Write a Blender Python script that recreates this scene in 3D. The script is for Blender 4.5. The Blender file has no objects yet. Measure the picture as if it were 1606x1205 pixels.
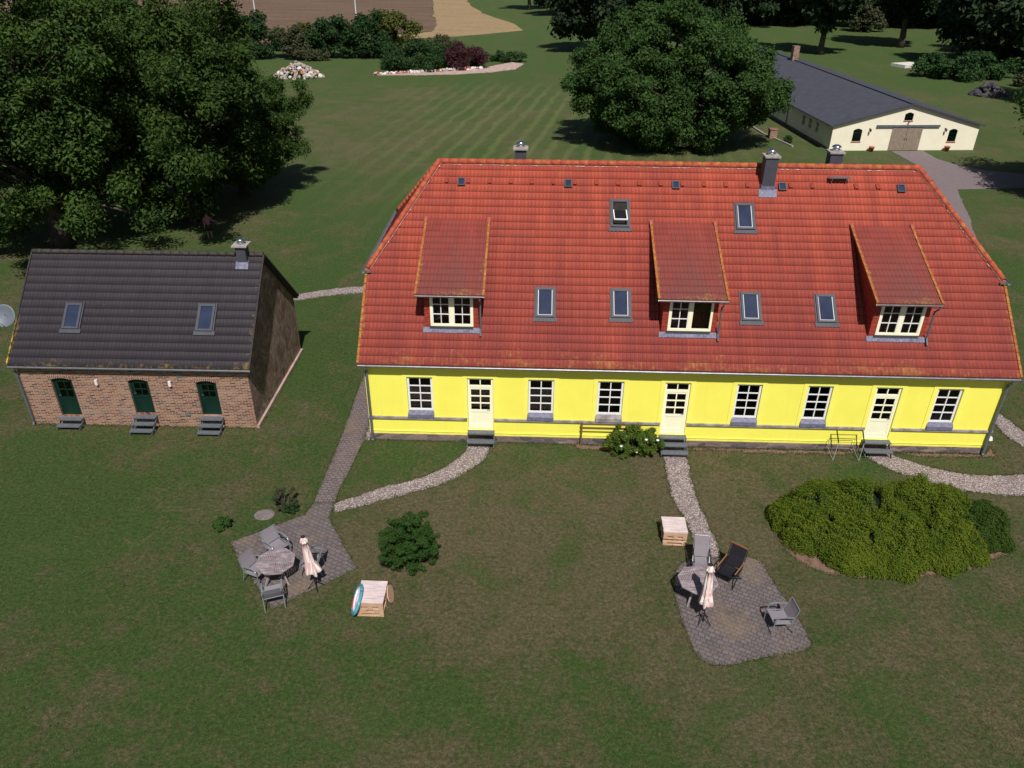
import bpy, bmesh, math, random
import numpy as np
from mathutils import Vector, Matrix
R_=math.radians
rnd=random.Random(7)
S=bpy.context.scene; COL=S.collection
# ------------------------------------------------------------------ camera
cam_d=bpy.data.cameras.new('camera'); cam=bpy.data.objects.new('camera',cam_d); COL.objects.link(cam)
yaw,pitch,roll=R_(-1.8),R_(30.05),R_(.384)
fw=Vector((math.sin(yaw)*math.cos(pitch),math.cos(yaw)*math.cos(pitch),-math.sin(pitch)))
r0=Vector((math.cos(yaw),-math.sin(yaw),0)); u0=r0.cross(fw)
rr=r0*math.cos(roll)+u0*math.sin(roll); uu=-r0*math.sin(roll)+u0*math.cos(roll)
M=Matrix((rr,uu,-fw)).transposed().to_4x4(); M.translation=(6.526,-25.73,17.6)
cam.matrix_world=M
cam_d.sensor_width=36; cam_d.lens=1204.5/1606*36; cam_d.clip_end=3000; cam_d.clip_start=.1
S.camera=cam
# ------------------------------------------------------------------ sky + sun
SUN_EL=R_(54); SUN_AZ=R_(9)
sd=Vector((math.sin(SUN_AZ)*math.cos(SUN_EL),-math.cos(SUN_AZ)*math.cos(SUN_EL),math.sin(SUN_EL)))  # towards the sun
W=bpy.data.worlds.new('World'); S.world=W; W.use_nodes=True
nt=W.node_tree; bg=nt.nodes['Background']; sky=nt.nodes.new('ShaderNodeTexSky')
sky.sky_type='NISHITA'; sky.sun_disc=False; sky.sun_elevation=SUN_EL
sky.sun_rotation=math.atan2(sd.x,sd.y)
nt.links.new(sky.outputs[0],bg.inputs[0]); bg.inputs[1].default_value=.05
sl=bpy.data.lights.new('sun','SUN'); sl.energy=4.6; sl.angle=R_(.53); sl.color=(1,.955,.88)
so=bpy.data.objects.new('sun',sl); COL.objects.link(so); so.rotation_euler=sd.to_track_quat('Z','Y').to_euler(); so.location=(0,-30,60)
S.view_settings.view_transform='Standard'; S.view_settings.look='None'; S.view_settings.gamma=1; S.view_settings.exposure=.05
# ------------------------------------------------------------------ helpers
def setp(o,label=None,cat=None,group=None,kind=None):
    if label: o['label']=label
    if cat: o['category']=cat
    if group: o['group']=group
    if kind: o['kind']=kind
    return o
def empty(name,loc=(0,0,0),rz=0,label=None,cat=None,group=None):
    o=bpy.data.objects.new(name,None); COL.objects.link(o); o.location=loc; o.rotation_euler=(0,0,rz); o.empty_display_size=.2
    return setp(o,label,cat,group)
def kids(o): return [c for c in bpy.data.objects if c.parent==o]
def copy_tree(o,parent=None):
    c=o.copy(); COL.objects.link(c); c.parent=parent
    for ch in kids(o): copy_tree(ch,c)
    return c
class MB:
    def __init__(s): s.v=[];s.f=[];s.uv=None
    def add(s,vs,fs):
        n=len(s.v); s.v+= [tuple(p) for p in vs]; s.f+=[tuple(i+n for i in f) for f in fs]; return s
    def box(s,x0,x1,y0,y1,z0,z1,m=None):
        vs=[(x,y,z) for z in (z0,z1) for y in (y0,y1) for x in (x0,x1)]
        if m: vs=[m@Vector(p) for p in vs]
        return s.add(vs,[(0,2,3,1),(4,5,7,6),(0,1,5,4),(2,6,7,3),(0,4,6,2),(1,3,7,5)])
    def beam(s,a,b,w,h,up=(0,0,1)):
        a=Vector(a);b=Vector(b);d=(b-a).normalized();u=Vector(up)
        if abs(d.dot(u))>.98:u=Vector((0,1,0))
        r=d.cross(u).normalized();u=r.cross(d)
        vs=[p+r*i*w/2+u*j*h/2 for p in (a,b) for j in (-1,1) for i in (-1,1)]
        return s.add(vs,[(0,1,3,2),(4,6,7,5),(0,4,5,1),(2,3,7,6),(0,2,6,4),(1,5,7,3)])
    def tube(s,pts,rad,n=8,cap=True):
        pts=[Vector(p) for p in pts]
        if not hasattr(rad,'__len__'): rad=[rad]*len(pts)
        rings=[];prev=None
        for i,p in enumerate(pts):
            d=(pts[min(i+1,len(pts)-1)]-pts[max(i-1,0)])
            d=d.normalized() if d.length>1e-7 else Vector((0,0,1))
            if prev is None:
                a=Vector((0,0,1)) if abs(d.z)<.9 else Vector((1,0,0)); r=d.cross(a).normalized()
            else:
                r=(prev-d*prev.dot(d)).normalized()
            prev=r;u=d.cross(r); rings.append([p+(r*math.cos(t)+u*math.sin(t))*rad[i] for t in [2*math.pi*k/n for k in range(n)]])
        vs=[q for ring in rings for q in ring];fs=[]
        for i in range(len(rings)-1):
            for k in range(n): fs.append((i*n+k,i*n+(k+1)%n,(i+1)*n+(k+1)%n,(i+1)*n+k))
        if cap: fs.append(tuple(range(n-1,-1,-1)));fs.append(tuple((len(rings)-1)*n+k for k in range(n)))
        return s.add(vs,fs)
    def lathe(s,prof,c=(0,0,0),n=16):
        vs=[];fs=[]
        for r,z in prof:
            for k in range(n):
                t=2*math.pi*k/n; vs.append((c[0]+r*math.cos(t),c[1]+r*math.sin(t),c[2]+z))
        for i in range(len(prof)-1):
            for k in range(n): fs.append((i*n+k,i*n+(k+1)%n,(i+1)*n+(k+1)%n,(i+1)*n+k))
        fs.append(tuple(range(n-1,-1,-1)));fs.append(tuple((len(prof)-1)*n+k for k in range(n)))
        return s.add(vs,fs)
    def prism(s,poly,z0,z1):
        n=len(poly); vs=[(x,y,z0) for x,y in poly]+[(x,y,z1) for x,y in poly]
        fs=[tuple(range(n-1,-1,-1)),tuple(range(n,2*n))]+[(i,(i+1)%n,n+(i+1)%n,n+i) for i in range(n)]
        return s.add(vs,fs)
    def slab(s,p,n,t):
        # polygon p (3d) extruded by -n*t
        n=Vector(n).normalized(); k=len(p); vs=[Vector(q) for q in p]+[Vector(q)-n*t for q in p]
        return s.add(vs,[tuple(range(k)),tuple(range(2*k-1,k-1,-1))]+[(i,k+i,k+(i+1)%k,(i+1)%k) for i in range(k)])
    def build(s,name,mat,parent=None,smooth=False):
        me=bpy.data.meshes.new(name); me.from_pydata([tuple(v) for v in s.v],[],s.f)
        if smooth: me.shade_smooth()
        return link(name,me,mat,parent)
def link(name,me,mat,parent=None):
    if mat is not None: me.materials.append(mat)
    o=bpy.data.objects.new(name,me); COL.objects.link(o)
    if parent: o.parent=parent
    return o
def np_mesh(name,V,F,mat,parent=None,smooth=False):
    # V (n,3), F (m,k) all faces k-gons
    me=bpy.data.meshes.new(name); n=len(V);m,k=F.shape
    me.vertices.add(n); me.vertices.foreach_set('co',np.asarray(V,np.float32).ravel())
    me.loops.add(m*k); me.loops.foreach_set('vertex_index',F.astype(np.int32).ravel())
    me.polygons.add(m); me.polygons.foreach_set('loop_start',np.arange(0,m*k,k,dtype=np.int32))
    me.update(calc_edges=True); 
    if smooth: me.shade_smooth()
    return link(name,me,mat,parent)
# ------------------------------------------------------------------ materials
class NT:
    def __init__(s,name):
        s.m=bpy.data.materials.new(name); s.m.use_nodes=True; s.t=s.m.node_tree; s.b=s.t.nodes['Principled BSDF']
        s.b.inputs['Specular IOR Level'].default_value=.3
    def n(s,ty,**k):
        o=s.t.nodes.new(ty)
        for a,b in k.items(): setattr(o,a,b)
        return o
    def inp(s,sock,v):
        if isinstance(v,bpy.types.NodeSocket): s.t.links.new(v,sock)
        elif isinstance(v,tuple) and len(v)==3 and sock.type=='RGBA': sock.default_value=(*v,1)
        else: sock.default_value=v
    def co(s,kind='Object',scale=None):
        c=s.n('ShaderNodeTexCoord').outputs[kind]
        if scale:
            m=s.n('ShaderNodeMapping'); m.inputs['Scale'].default_value=scale; s.t.links.new(c,m.inputs[0]); c=m.outputs[0]
        return c
    def noise(s,scale,detail=3,rough=.55,vec=None,dist=0):
        o=s.n('ShaderNodeTexNoise'); o.inputs['Scale'].default_value=scale;o.inputs['Detail'].default_value=detail;o.inputs['Roughness'].default_value=rough;o.inputs['Distortion'].default_value=dist
        s.t.links.new(vec or s.co(),o.inputs['Vector']); return o.outputs['Fac']
    def math(s,op,a,b=0.,c=None,clamp=False):
        o=s.n('ShaderNodeMath',operation=op,use_clamp=clamp); s.inp(o.inputs[0],a); s.inp(o.inputs[1],b)
        if c is not None: s.inp(o.inputs[2],c)
        return o.outputs[0]
    def ramp(s,f,stops):
        o=s.n('ShaderNodeValToRGB'); s.inp(o.inputs[0],f); e=o.color_ramp.elements
        while len(e)<len(stops): e.new(.5)
        for q,(p,c) in zip(e,stops): q.position=p; q.color=(*c,1) if isinstance(c,tuple) else (c,c,c,1)
        return o.outputs[0]
    def smooth(s,f,a,b):
        o=s.n('ShaderNodeMapRange'); s.inp(o.inputs[0],f); o.inputs[1].default_value=a;o.inputs[2].default_value=b; return o.outputs[0]
    def mix(s,f,a,b,mode='MIX'):
        o=s.n('ShaderNodeMix',data_type='RGBA',blend_type=mode); s.inp(o.inputs[0],f); s.inp(o.inputs[6],a); s.inp(o.inputs[7],b); return o.outputs[2]
    def out(s,color=None,rough=None,bump=None,bs=.3,bd=.02,metal=None):
        if color is not None: s.inp(s.b.inputs['Base Color'],color)
        if rough is not None: s.inp(s.b.inputs['Roughness'],rough)
        if metal is not None: s.b.inputs['Metallic'].default_value=metal
        if bump is not None:
            b=s.n('ShaderNodeBump'); s.inp(b.inputs['Height'],bump); b.inputs['Strength'].default_value=bs; b.inputs['Distance'].default_value=bd
            s.t.links.new(b.outputs[0],s.b.inputs['Normal'])
        return s.m
def simple(name,c,rough=.6,metal=0,var=.15,scale=6,bs=.15):
    k=NT(name); f=k.noise(scale,4); d=tuple(x*(1-var) for x in c); e=tuple(min(1,x*(1+var)) for x in c)
    return k.out(k.ramp(f,[(.3,d),(.7,e)]),rough,f,bs,.01,metal)
def xyz(k,kind='Object'):
    o=k.n('ShaderNodeSeparateXYZ'); k.t.links.new(k.co(kind),o.inputs[0]); return o.outputs

def m_grass():
    k=NT('lawn'); X,Y,Z=xyz(k)
    N=lambda sc,d=4,r=.6,lo=.36,hi=.64,dist=0: k.smooth(k.noise(sc,d,r,dist=dist),lo,hi)
    big=N(.12,4,.6,dist=.8); mid=N(.6,5,.65,dist=.5); med=N(2.6,5,.65); fine=k.noise(9,5,.8); vfine=k.noise(34,3,.75)
    f2=k.math('ADD',k.math('MULTIPLY',fine,.6),k.math('MULTIPLY',vfine,.4))
    green=k.ramp(f2,[(.36,(.018,.040,.006)),(.5,(.047,.088,.017)),(.64,(.100,.150,.038))])
    olive=k.ramp(f2,[(.36,(.032,.039,.012)),(.5,(.080,.088,.030)),(.64,(.155,.150,.064))])
    dry=k.ramp(f2,[(.36,(.056,.042,.022)),(.5,(.130,.100,.055)),(.64,(.230,.185,.115))])
    def blob(cx,cy,rx,ry,o=1.25,i_=.1):
        a=k.math('DIVIDE',k.math('SUBTRACT',X,cx),rx); b=k.math('DIVIDE',k.math('SUBTRACT',Y,cy),ry)
        return k.smooth(k.math('SQRT',k.math('ADD',k.math('MULTIPLY',a,a),k.math('MULTIPLY',b,b))),o,i_)
    t=k.math('ADD',k.math('MULTIPLY',big,.42),k.math('ADD',k.math('MULTIPLY',mid,.33),k.math('MULTIPLY',med,.25)))
    t=k.math('ADD',t,k.math('MULTIPLY',k.math('SUBTRACT',t,.5),.45))
    t=k.math('ADD',t,k.math('MULTIPLY',blob(9.,-5.5,8.5,6.),.56)); t=k.math('ADD',t,k.math('MULTIPLY',blob(9.5,-13,10,6),.18)); t=k.math('ADD',t,k.math('MULTIPLY',blob(-11,58,10,22),.36))
    t=k.math('ADD',t,k.math('MULTIPLY',blob(26,-8,7,5),.1)); t=k.math('SUBTRACT',t,k.math('MULTIPLY',blob(-9,-5.5,9,6),.10))
    t=k.math('SUBTRACT',t,k.math('MULTIPLY',k.math('MAXIMUM',blob(-3,30,14,17),k.math('MAXIMUM',k.smooth(Y,85,92),blob(-5,7,4,6))),.32))
    t=k.math('SUBTRACT',t,k.math('MULTIPLY',blob(1.4,-1.6,2.2,1.4),.3))
    t=k.math('ADD',t,k.math('MULTIPLY',k.math('SUBTRACT',k.noise(4.5,4,.7),.5),.55))
    c=k.mix(k.smooth(t,.30,.58),green,olive); c=k.mix(k.math('MULTIPLY',k.smooth(t,.60,.95),.8),c,dry)
    cl=k.noise(6.,4,.7,dist=.6); c=k.mix(k.math('MULTIPLY',k.smooth(cl,.52,.36),.45),c,(.018,.036,.006))
    lush=k.noise(.33,4,.6,dist=1.); c=k.mix(k.math('MULTIPLY',k.smooth(lush,.54,.66),.6),c,green)
    c=k.mix(k.math('MULTIPLY',k.smooth(Y,18,45),.22),c,(.066,.110,.028))
    sc=k.noise(.5,6,.72,dist=1.4); c=k.mix(k.math('MULTIPLY',k.smooth(sc,.63,.70),.7),c,dry)
    pt=k.noise(1.7,5,.7,dist=2.); c=k.mix(k.math('MULTIPLY',k.smooth(pt,.675,.70),k.math('MULTIPLY',k.smooth(Y,16,6),.7)),c,(.16,.125,.10))
    ph=k.math('ADD',k.math('MULTIPLY',k.math('SUBTRACT',X,k.math('MULTIPLY',Y,.16)),2*math.pi/1.9),k.math('MULTIPLY',k.noise(.25,3),5))
    st=k.math('MULTIPLY',k.smooth(k.math('SINE',ph),0,1.),k.math('MULTIPLY',k.smooth(Y,24,45),k.smooth(Y,92,80)))
    st=k.math('MULTIPLY',st,k.math('MULTIPLY',k.smooth(X,-14,-2),k.smooth(X,30,22))); c=k.mix(k.math('MULTIPLY',k.math('MULTIPLY',st,k.math('ADD',k.math('MULTIPLY',med,.5),.5)),.62),c,(.15,.165,.06))
    st2=k.noise(1.,4,.6,vec=k.co('Object',(.35,.05,1))); c=k.mix(k.math('MULTIPLY',k.math('MULTIPLY',k.smooth(st2,.45,.65),k.smooth(Y,25,40)),.4),c,olive)
    h=k.math('ADD',k.math('MULTIPLY',fine,.7),k.math('MULTIPLY',vfine,.5))
    return k.out(c,.95,h,1.,.09)
def m_leaf(name,a,b,hi,sc=.5,trans=.25):
    k=NT(name); f=k.noise(sc,3); g=k.n('ShaderNodeNewGeometry')
    r=g.outputs['Random Per Island']; 
    c=k.mix(k.smooth(f,.35,.65),a,b); c=k.mix(k.math('MULTIPLY',k.math('POWER',r,2.),.75),c,hi)
    oi=k.n('ShaderNodeObjectInfo').outputs['Random']; hv=k.n('ShaderNodeHueSaturation'); k.t.links.new(c,hv.inputs['Color']); k.inp(hv.inputs['Value'],k.smooth(oi,-.5*0,1.)) 
    k.inp(hv.inputs['Value'],k.math('ADD',.85,k.math('MULTIPLY',oi,.3))); c=hv.outputs[0]
    k.inp(k.b.inputs['Base Color'],c); k.b.inputs['Roughness'].default_value=.75; k.b.inputs['Specular IOR Level'].default_value=.12
    tr=k.n('ShaderNodeBsdfTranslucent'); k.t.links.new(c,tr.inputs[0]); mx=k.n('ShaderNodeMixShader'); mx.inputs[0].default_value=trans
    k.t.links.new(k.b.outputs[0],mx.inputs[1]);k.t.links.new(tr.outputs[0],mx.inputs[2]); k.t.links.new(mx.outputs[0],k.t.nodes['Material Output'].inputs[0])
    return k.m
def m_tiles(name,base,alt,dark,lich,eave,umax,slen,dirt=.35,lam=1.,tw=.3,th=.3436,rough=.75,gr=1.):
    k=NT(name); o=k.n('ShaderNodeSeparateXYZ'); k.t.links.new(k.co('UV'),o.inputs[0]); U,V=o.outputs[0],o.outputs[1]
    cu=k.math('FLOOR',k.math('DIVIDE',U,tw)); cv=k.math('FLOOR',k.math('DIVIDE',V,th))
    cb=k.n('ShaderNodeCombineXYZ'); k.inp(cb.inputs[0],cu);k.inp(cb.inputs[1],cv); wn=k.n('ShaderNodeTexWhiteNoise',noise_dimensions='2D'); k.t.links.new(cb.outputs[0],wn.inputs[0])
    c=k.mix(wn.outputs[0],base,alt)
    s=k.noise(1.,4,.6,vec=k.co('UV',(1.1,.16,1))); s2=k.noise(1.,5,.7,vec=k.co('UV',(5,.5,1)))
    w=k.math('ADD',k.math('MULTIPLY',s,.6),k.math('MULTIPLY',s2,.4))
    low=k.smooth(V,slen*.95,slen*.1)
    br=k.noise(1.,3,.6,vec=k.co('UV',(.9,.06,1))); c=k.mix(k.math('MULTIPLY',k.smooth(br,.5,.66),.6*gr),c,tuple(min(1,x*1.28) for x in base)); c=k.mix(k.math('MULTIPLY',low,.22*gr),c,tuple(x*q for x,q in zip(base,(.72,.62,1.))))
    c=k.mix(k.math('MULTIPLY',k.smooth(k.math('ADD',w,k.math('MULTIPLY',low,.20)),.46,.74),dirt*2),c,dark)
    n=k.noise(1.,6,.75,vec=k.co('UV',(5,5,5))); nb=k.noise(1.,3,.6,vec=k.co('UV',(.9,.9,1)))
    em=k.smooth(V,eave,0.); 
    if umax:
        ed=k.math('MINIMUM',U,k.math('SUBTRACT',umax,U)); em=k.math('MAXIMUM',em,k.math('MULTIPLY',k.smooth(ed,.35,.0),k.smooth(V,slen*1.1,slen*.3)))
    t=k.math('ADD',k.math('ADD',k.math('MULTIPLY',n,.9),k.math('MULTIPLY',nb,.5)),k.math('MULTIPLY',em,.24))
    c=k.mix(k.math('MULTIPLY',k.smooth(t,.90,1.05),.75*lam),c,lich)
    sp=k.smooth(k.noise(1.,2,.5,vec=k.co('UV',(11,11,1))),.74,.78); c=k.mix(k.math('MULTIPLY',sp,.5*lam),c,(.5,.42,.33))
    fr=k.math('FRACT',k.math('DIVIDE',V,th)); c=k.mix(k.math('MULTIPLY',k.smooth(fr,.05,.028),.6*gr),c,k.mix(.6,dark,(.01,.006,.005)))
    fu=k.math('FRACT',k.math('DIVIDE',U,.15)); c=k.mix(k.math('MULTIPLY',k.smooth(k.math('ABSOLUTE',k.math('SUBTRACT',fu,.5)),.34,.46),.55*gr),c,dark)
    return k.out(c,rough,n,.25,.006)
def m_brick(name,cols,mortar,scale=1,bw=.25,bh=.077,ms=.012,vecx='XZ',dirty=.3):
    k=NT(name); X,Y,Z=xyz(k); cb=k.n('ShaderNodeCombineXYZ')
    k.inp(cb.inputs[0],k.math('ADD',X,Y) if vecx=='XZ' else X); k.inp(cb.inputs[1],Z if vecx=='XZ' else Y)
    wob=k.noise(2.,2); 
    b=k.n('ShaderNodeTexBrick'); k.t.links.new(cb.outputs[0],b.inputs[0]); b.inputs['Scale'].default_value=1; b.inputs['Brick Width'].default_value=bw;b.inputs['Row Height'].default_value=bh;b.inputs['Mortar Size'].default_value=ms;b.inputs['Mortar Smooth'].default_value=.2;b.inputs['Bias'].default_value=0
    b.inputs['Color1'].default_value=(0,0,0,1); b.inputs['Color2'].default_value=(1,1,1,1); b.inputs['Mortar'].default_value=(.5,.5,.5,1)
    c=k.ramp(b.outputs[0],[(i/(len(cols)-1) if len(cols)>1 else 0,q) for i,q in enumerate(cols)])
    n=k.noise(9,4,.7); c=k.mix(k.math('MULTIPLY',n,.5),c,tuple(x*.5 for x in cols[0])); c=k.mix(b.outputs['Fac'],c,mortar)
    st=k.noise(.8,4,.6); c=k.mix(k.math('MULTIPLY',k.smooth(st,.5,.72),dirty),c,(.32,.26,.22))
    h=k.math('ADD',k.math('MULTIPLY',k.math('SUBTRACT',1.,b.outputs['Fac']),1.),k.math('MULTIPLY',n,.3))
    return k.out(c,.9,h,.5,.01)
def m_pave(name,c1,c2,joint,bw,bh,rot=0.,tan=True):
    k=NT(name); v=k.co(); mp=k.n('ShaderNodeMapping'); mp.inputs['Rotation'].default_value=(0,0,rot)
    wob=k.n('ShaderNodeTexNoise'); wob.inputs['Scale'].default_value=.9; k.t.links.new(v,wob.inputs[0])
    vm=k.n('ShaderNodeVectorMath',operation='MULTIPLY_ADD'); k.t.links.new(wob.outputs['Color'],vm.inputs[0]); vm.inputs[1].default_value=(.25,.25,0); k.t.links.new(v,vm.inputs[2]); k.t.links.new(vm.outputs[0],mp.inputs[0])
    b=k.n('ShaderNodeTexBrick'); k.t.links.new(mp.outputs[0],b.inputs[0]); b.inputs['Scale'].default_value=1; b.inputs['Brick Width'].default_value=bw;b.inputs['Row Height'].default_value=bh;b.inputs['Mortar Size'].default_value=.014;b.inputs['Mortar Smooth'].default_value=.4
    b.inputs['Color1'].default_value=(*c1,1); b.inputs['Color2'].default_value=(*c2,1); b.inputs['Mortar'].default_value=(*joint,1)
    n=k.noise(7,5,.7); c=k.mix(k.math('MULTIPLY',k.smooth(n,.3,.8),.5),b.outputs[0],tuple(x*.55 for x in c1))
    if tan: c=k.mix(k.math('MULTIPLY',k.smooth(k.noise(.7,4,.6),.48,.66),.6),c,(.20,.145,.095)); c=k.mix(k.math('MULTIPLY',k.smooth(k.noise(2.3,5,.7,dist=1.),.52,.66),.45),c,tuple(x*.5 for x in c1))
    g=k.noise(26,2); c=k.mix(k.math('MULTIPLY',k.smooth(g,.6,.75),.35),c,(.30,.26,.25))
    h=k.math('ADD',k.math('SUBTRACT',1.,b.outputs['Fac']),k.math('MULTIPLY',n,.4))
    return k.out(c,.9,h,.6,.015)
def m_gravel():
    k=NT('gravel'); v=k.n('ShaderNodeTexVoronoi'); v.inputs['Scale'].default_value=26; k.t.links.new(k.co(),v.inputs[0])
    o=k.n('ShaderNodeSeparateColor'); k.t.links.new(v.outputs['Color'],o.inputs[0])
    c=k.ramp(o.outputs[0],[(0,(.17,.125,.125)),(.35,(.29,.225,.225)),(.65,(.40,.325,.325)),(.9,(.58,.50,.50)),(1,(.72,.66,.65))])
    c=k.mix(k.math('MULTIPLY',k.smooth(v.outputs['Distance'],.35,.75),.7),c,(.09,.07,.065)); c=k.mix(k.math('MULTIPLY',k.smooth(k.noise(1.1,4),.45,.7),.28),c,(.13,.10,.07))
    return k.out(c,.9,k.math('SUBTRACT',1.,v.outputs['Distance']),.8,.03)
def m_wood(name,a,b,ax='X',gap=0,sc=1.):
    k=NT(name); s=(2.*sc,30*sc,30*sc) if ax=='X' else ((30*sc,2*sc,30*sc) if ax=='Y' else (30*sc,30*sc,2*sc))
    n=k.noise(1.,4,.6,vec=k.co('Object',s)); n2=k.noise(3.,2); f=k.math('ADD',k.math('MULTIPLY',n,.7),k.math('MULTIPLY',n2,.3))
    return k.out(k.ramp(f,[(.3,a),(.7,b)]),.8,n,.3,.005)
def m_glass():
    k=NT('window_glass'); g=k.n('ShaderNodeBsdfGlossy'); g.inputs[0].default_value=(.9,.93,1,1); g.inputs['Roughness'].default_value=.03
    t=k.n('ShaderNodeBsdfTransparent'); t.inputs[0].default_value=(.68,.70,.73,1); fr=k.n('ShaderNodeFresnel'); fr.inputs[0].default_value=1.5
    mx=k.n('ShaderNodeMixShader'); k.t.links.new(fr.outputs[0],mx.inputs[0]); k.t.links.new(t.outputs[0],mx.inputs[1]);k.t.links.new(g.outputs[0],mx.inputs[2]); k.t.links.new(mx.outputs[0],k.t.nodes['Material Output'].inputs[0]); return k.m
def m_skyglass():
    k=NT('roof_window_glass'); k.b.inputs['Coat Weight'].default_value=1; k.b.inputs['Coat Roughness'].default_value=.02
    return k.out(k.ramp(k.noise(1.5,2),[(.3,(.022,.03,.062)),(.7,(.035,.045,.085))]),.05)
M={}
M['grass']=m_grass()
M['tile']=m_tiles('red_clay_tiles',(.40,.075,.040),(.345,.060,.035),(.17,.034,.032),(.36,.17,.045),1.5,24.74,8.93)
M['tile_dorm']=m_tiles('weathered_clay_tiles',(.26,.043,.029),(.21,.034,.024),(.15,.05,.045),(.34,.19,.045),.7,2.5,4.1,dirt=.4,lam=1.05)
M['tile_hip']=m_tiles('red_clay_hip_tiles',(.44,.064,.03),(.38,.05,.024),(.20,.035,.024),(.42,.19,.035),.5,None,4.2)
M['tile_dark']=m_tiles('charcoal_concrete_tiles',(.034,.028,.034),(.029,.024,.030),(.019,.015,.019),(.30,.20,.03),.55,9.65,5.,dirt=.2,lam=.75,rough=.65,gr=.6)
def m_ridge():
    k=NT('ridge_tiles'); n=k.noise(5,5,.7); n2=k.noise(.6,3); c=k.ramp(n,[(.3,(.30,.05,.03)),(.6,(.42,.085,.045))]); c=k.mix(k.math('MULTIPLY',k.smooth(k.math('ADD',n,k.math('MULTIPLY',n2,.5)),.75,.95),.7),c,(.38,.19,.05)); return k.out(c,.8,n,.3,.01)
M['ridge']=m_ridge()
def m_verge():
    k=NT('lichen_verge'); n=k.noise(6,6,.75); c=k.ramp(n,[(.35,(.28,.06,.03)),(.52,(.34,.13,.035)),(.68,(.46,.27,.06))]); return k.out(c,.9,n,.4,.01)
M['verge']=m_verge()
M['ridge_dark']=simple('charcoal_ridge',(.045,.038,.035),.7,0,.4,8)
def m_yellow():
    k=NT('yellow_render'); n=k.noise(.9,5,.6); f=k.noise(60,3,.6); c=k.ramp(n,[(.3,(.90,.83,.115)),(.7,(.94,.88,.13))])
    X,Y,Z=xyz(k); s=k.smooth(k.math('ADD',k.math('MULTIPLY',Z,1.2),k.noise(3,4)),.98,.5); c=k.mix(k.math('MULTIPLY',s,.5),c,(.45,.37,.14)); dr=k.noise(1.,4,.7,vec=k.co('Object',(6,6,.5))); c=k.mix(k.math('MULTIPLY',k.math('MULTIPLY',k.smooth(dr,.5,.7),k.smooth(k.noise(.5,2),.4,.6)),.10),c,(.62,.52,.12))
    return k.out(c,.9,f,.15,.004)
M['yellow']=m_yellow()
M['yellow2']=simple('pale_yellow_trim',(.93,.88,.16),.85,0,.03,3,.05)
def m_stone():
    k=NT('fieldstone'); v=k.n('ShaderNodeTexVoronoi'); v.inputs['Scale'].default_value=2.1; mp=k.co('Object',(1,1,2.2)); k.t.links.new(mp,v.inputs[0])
    o=k.n('ShaderNodeSeparateColor'); k.t.links.new(v.outputs['Color'],o.inputs[0]); n=k.noise(6,5,.7)
    c=k.ramp(o.outputs[1],[(0,(.07,.06,.07)),(.4,(.16,.12,.12)),(.7,(.24,.16,.14)),(1,(.34,.26,.23))]); c=k.mix(k.math('MULTIPLY',n,.6),c,(.09,.075,.07))
    v2=k.n('ShaderNodeTexVoronoi',feature='DISTANCE_TO_EDGE'); v2.inputs['Scale'].default_value=2.1; k.t.links.new(mp,v2.inputs[0]); c=k.mix(k.smooth(v2.outputs[0],.05,.01),c,(.20,.165,.15)); return k.out(c,.9,k.math('ADD',v2.outputs[0],k.math('MULTIPLY',n,.2)),.6,.05)
M['stone']=m_stone()
M['ledge']=simple('weathered_ledge',(.28,.25,.25),.8,0,.45,4,.3)
M['zinc']=simple('zinc',(.34,.35,.38),.38,.75,.2,5,.1)
M['zincdark']=simple('grey_zinc_cladding',(.060,.062,.078),.55,.0,.12,3,.05)
M['leadgrey']=simple('lead_flashing',(.15,.15,.22),.6,0,.35,9,.3)
M['downpipe']=simple('pipe_grey',(.13,.15,.17),.5,.3,.15,5)
M['white']=simple('white_paint',(.80,.79,.80),.5,0,.05,4,.05)
M['cream']=simple('cream_paint',(.93,.90,.66),.5,0,.03,3,.05)
M['glass']=m_glass(); M['skyglass']=m_skyglass()
M['curtain']=simple('beige_curtain',(.55,.36,.28),.9,0,.4,12,.3)
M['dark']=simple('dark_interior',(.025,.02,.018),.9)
M['steel']=simple('bright_steel',(.75,.76,.78),.22,1,.1,4,.05)
M['concrete']=simple('chimney_concrete',(.33,.29,.28),.85,0,.25,9,.3)
M['grate']=simple('grey_steps',(.13,.145,.17),.6,.2,.2,12)
M['redwood']=simple('red_board',(.30,.045,.03),.7,0,.2,8)
M['brick']=m_brick('mixed_brick',[(.055,.026,.022),(.22,.075,.042),(.32,.13,.065),(.42,.23,.13),(.15,.07,.06)],(.40,.31,.26))
M['archbrick']=m_brick('arch_brick',[(.14,.055,.035),(.30,.13,.07),(.22,.09,.055)],(.42,.33,.27),bw=.077,bh=.26)
def m_rough():
    k=NT('dark_roughcast'); a=k.noise(1.4,4,.7,dist=1.5); n=k.noise(14,5,.8); c=k.ramp(k.math('ADD',k.math('MULTIPLY',a,.6),k.math('MULTIPLY',n,.4)),[(.35,(.10,.062,.050)),(.5,(.27,.18,.145)),(.64,(.52,.38,.31))]); return k.out(c,.95,n,1.,.05)
M['rough']=m_rough()
M['green']=simple('dark_green_paint',(.004,.024,.017),.45,0,.15,3,.05)
M['barncream']=simple('cream_render',(.83,.77,.62),.9,0,.04,1.2,.1)
M['bitumen']=simple('grey_bitumen',(.060,.062,.082),.75,0,.14,1.6,.15)
M['barndoor']=m_wood('grey_barn_wood',(.17,.13,.10),(.36,.29,.23),'Z')
M['patio']=m_pave('patio_pavers',(.135,.112,.118),(.178,.148,.152),(.070,.056,.053),.19,.15,.5)
M['pathpave']=m_pave('path_pavers',(.165,.13,.135),(.21,.165,.165),(.06,.046,.045),.2,.14,.05)
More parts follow.
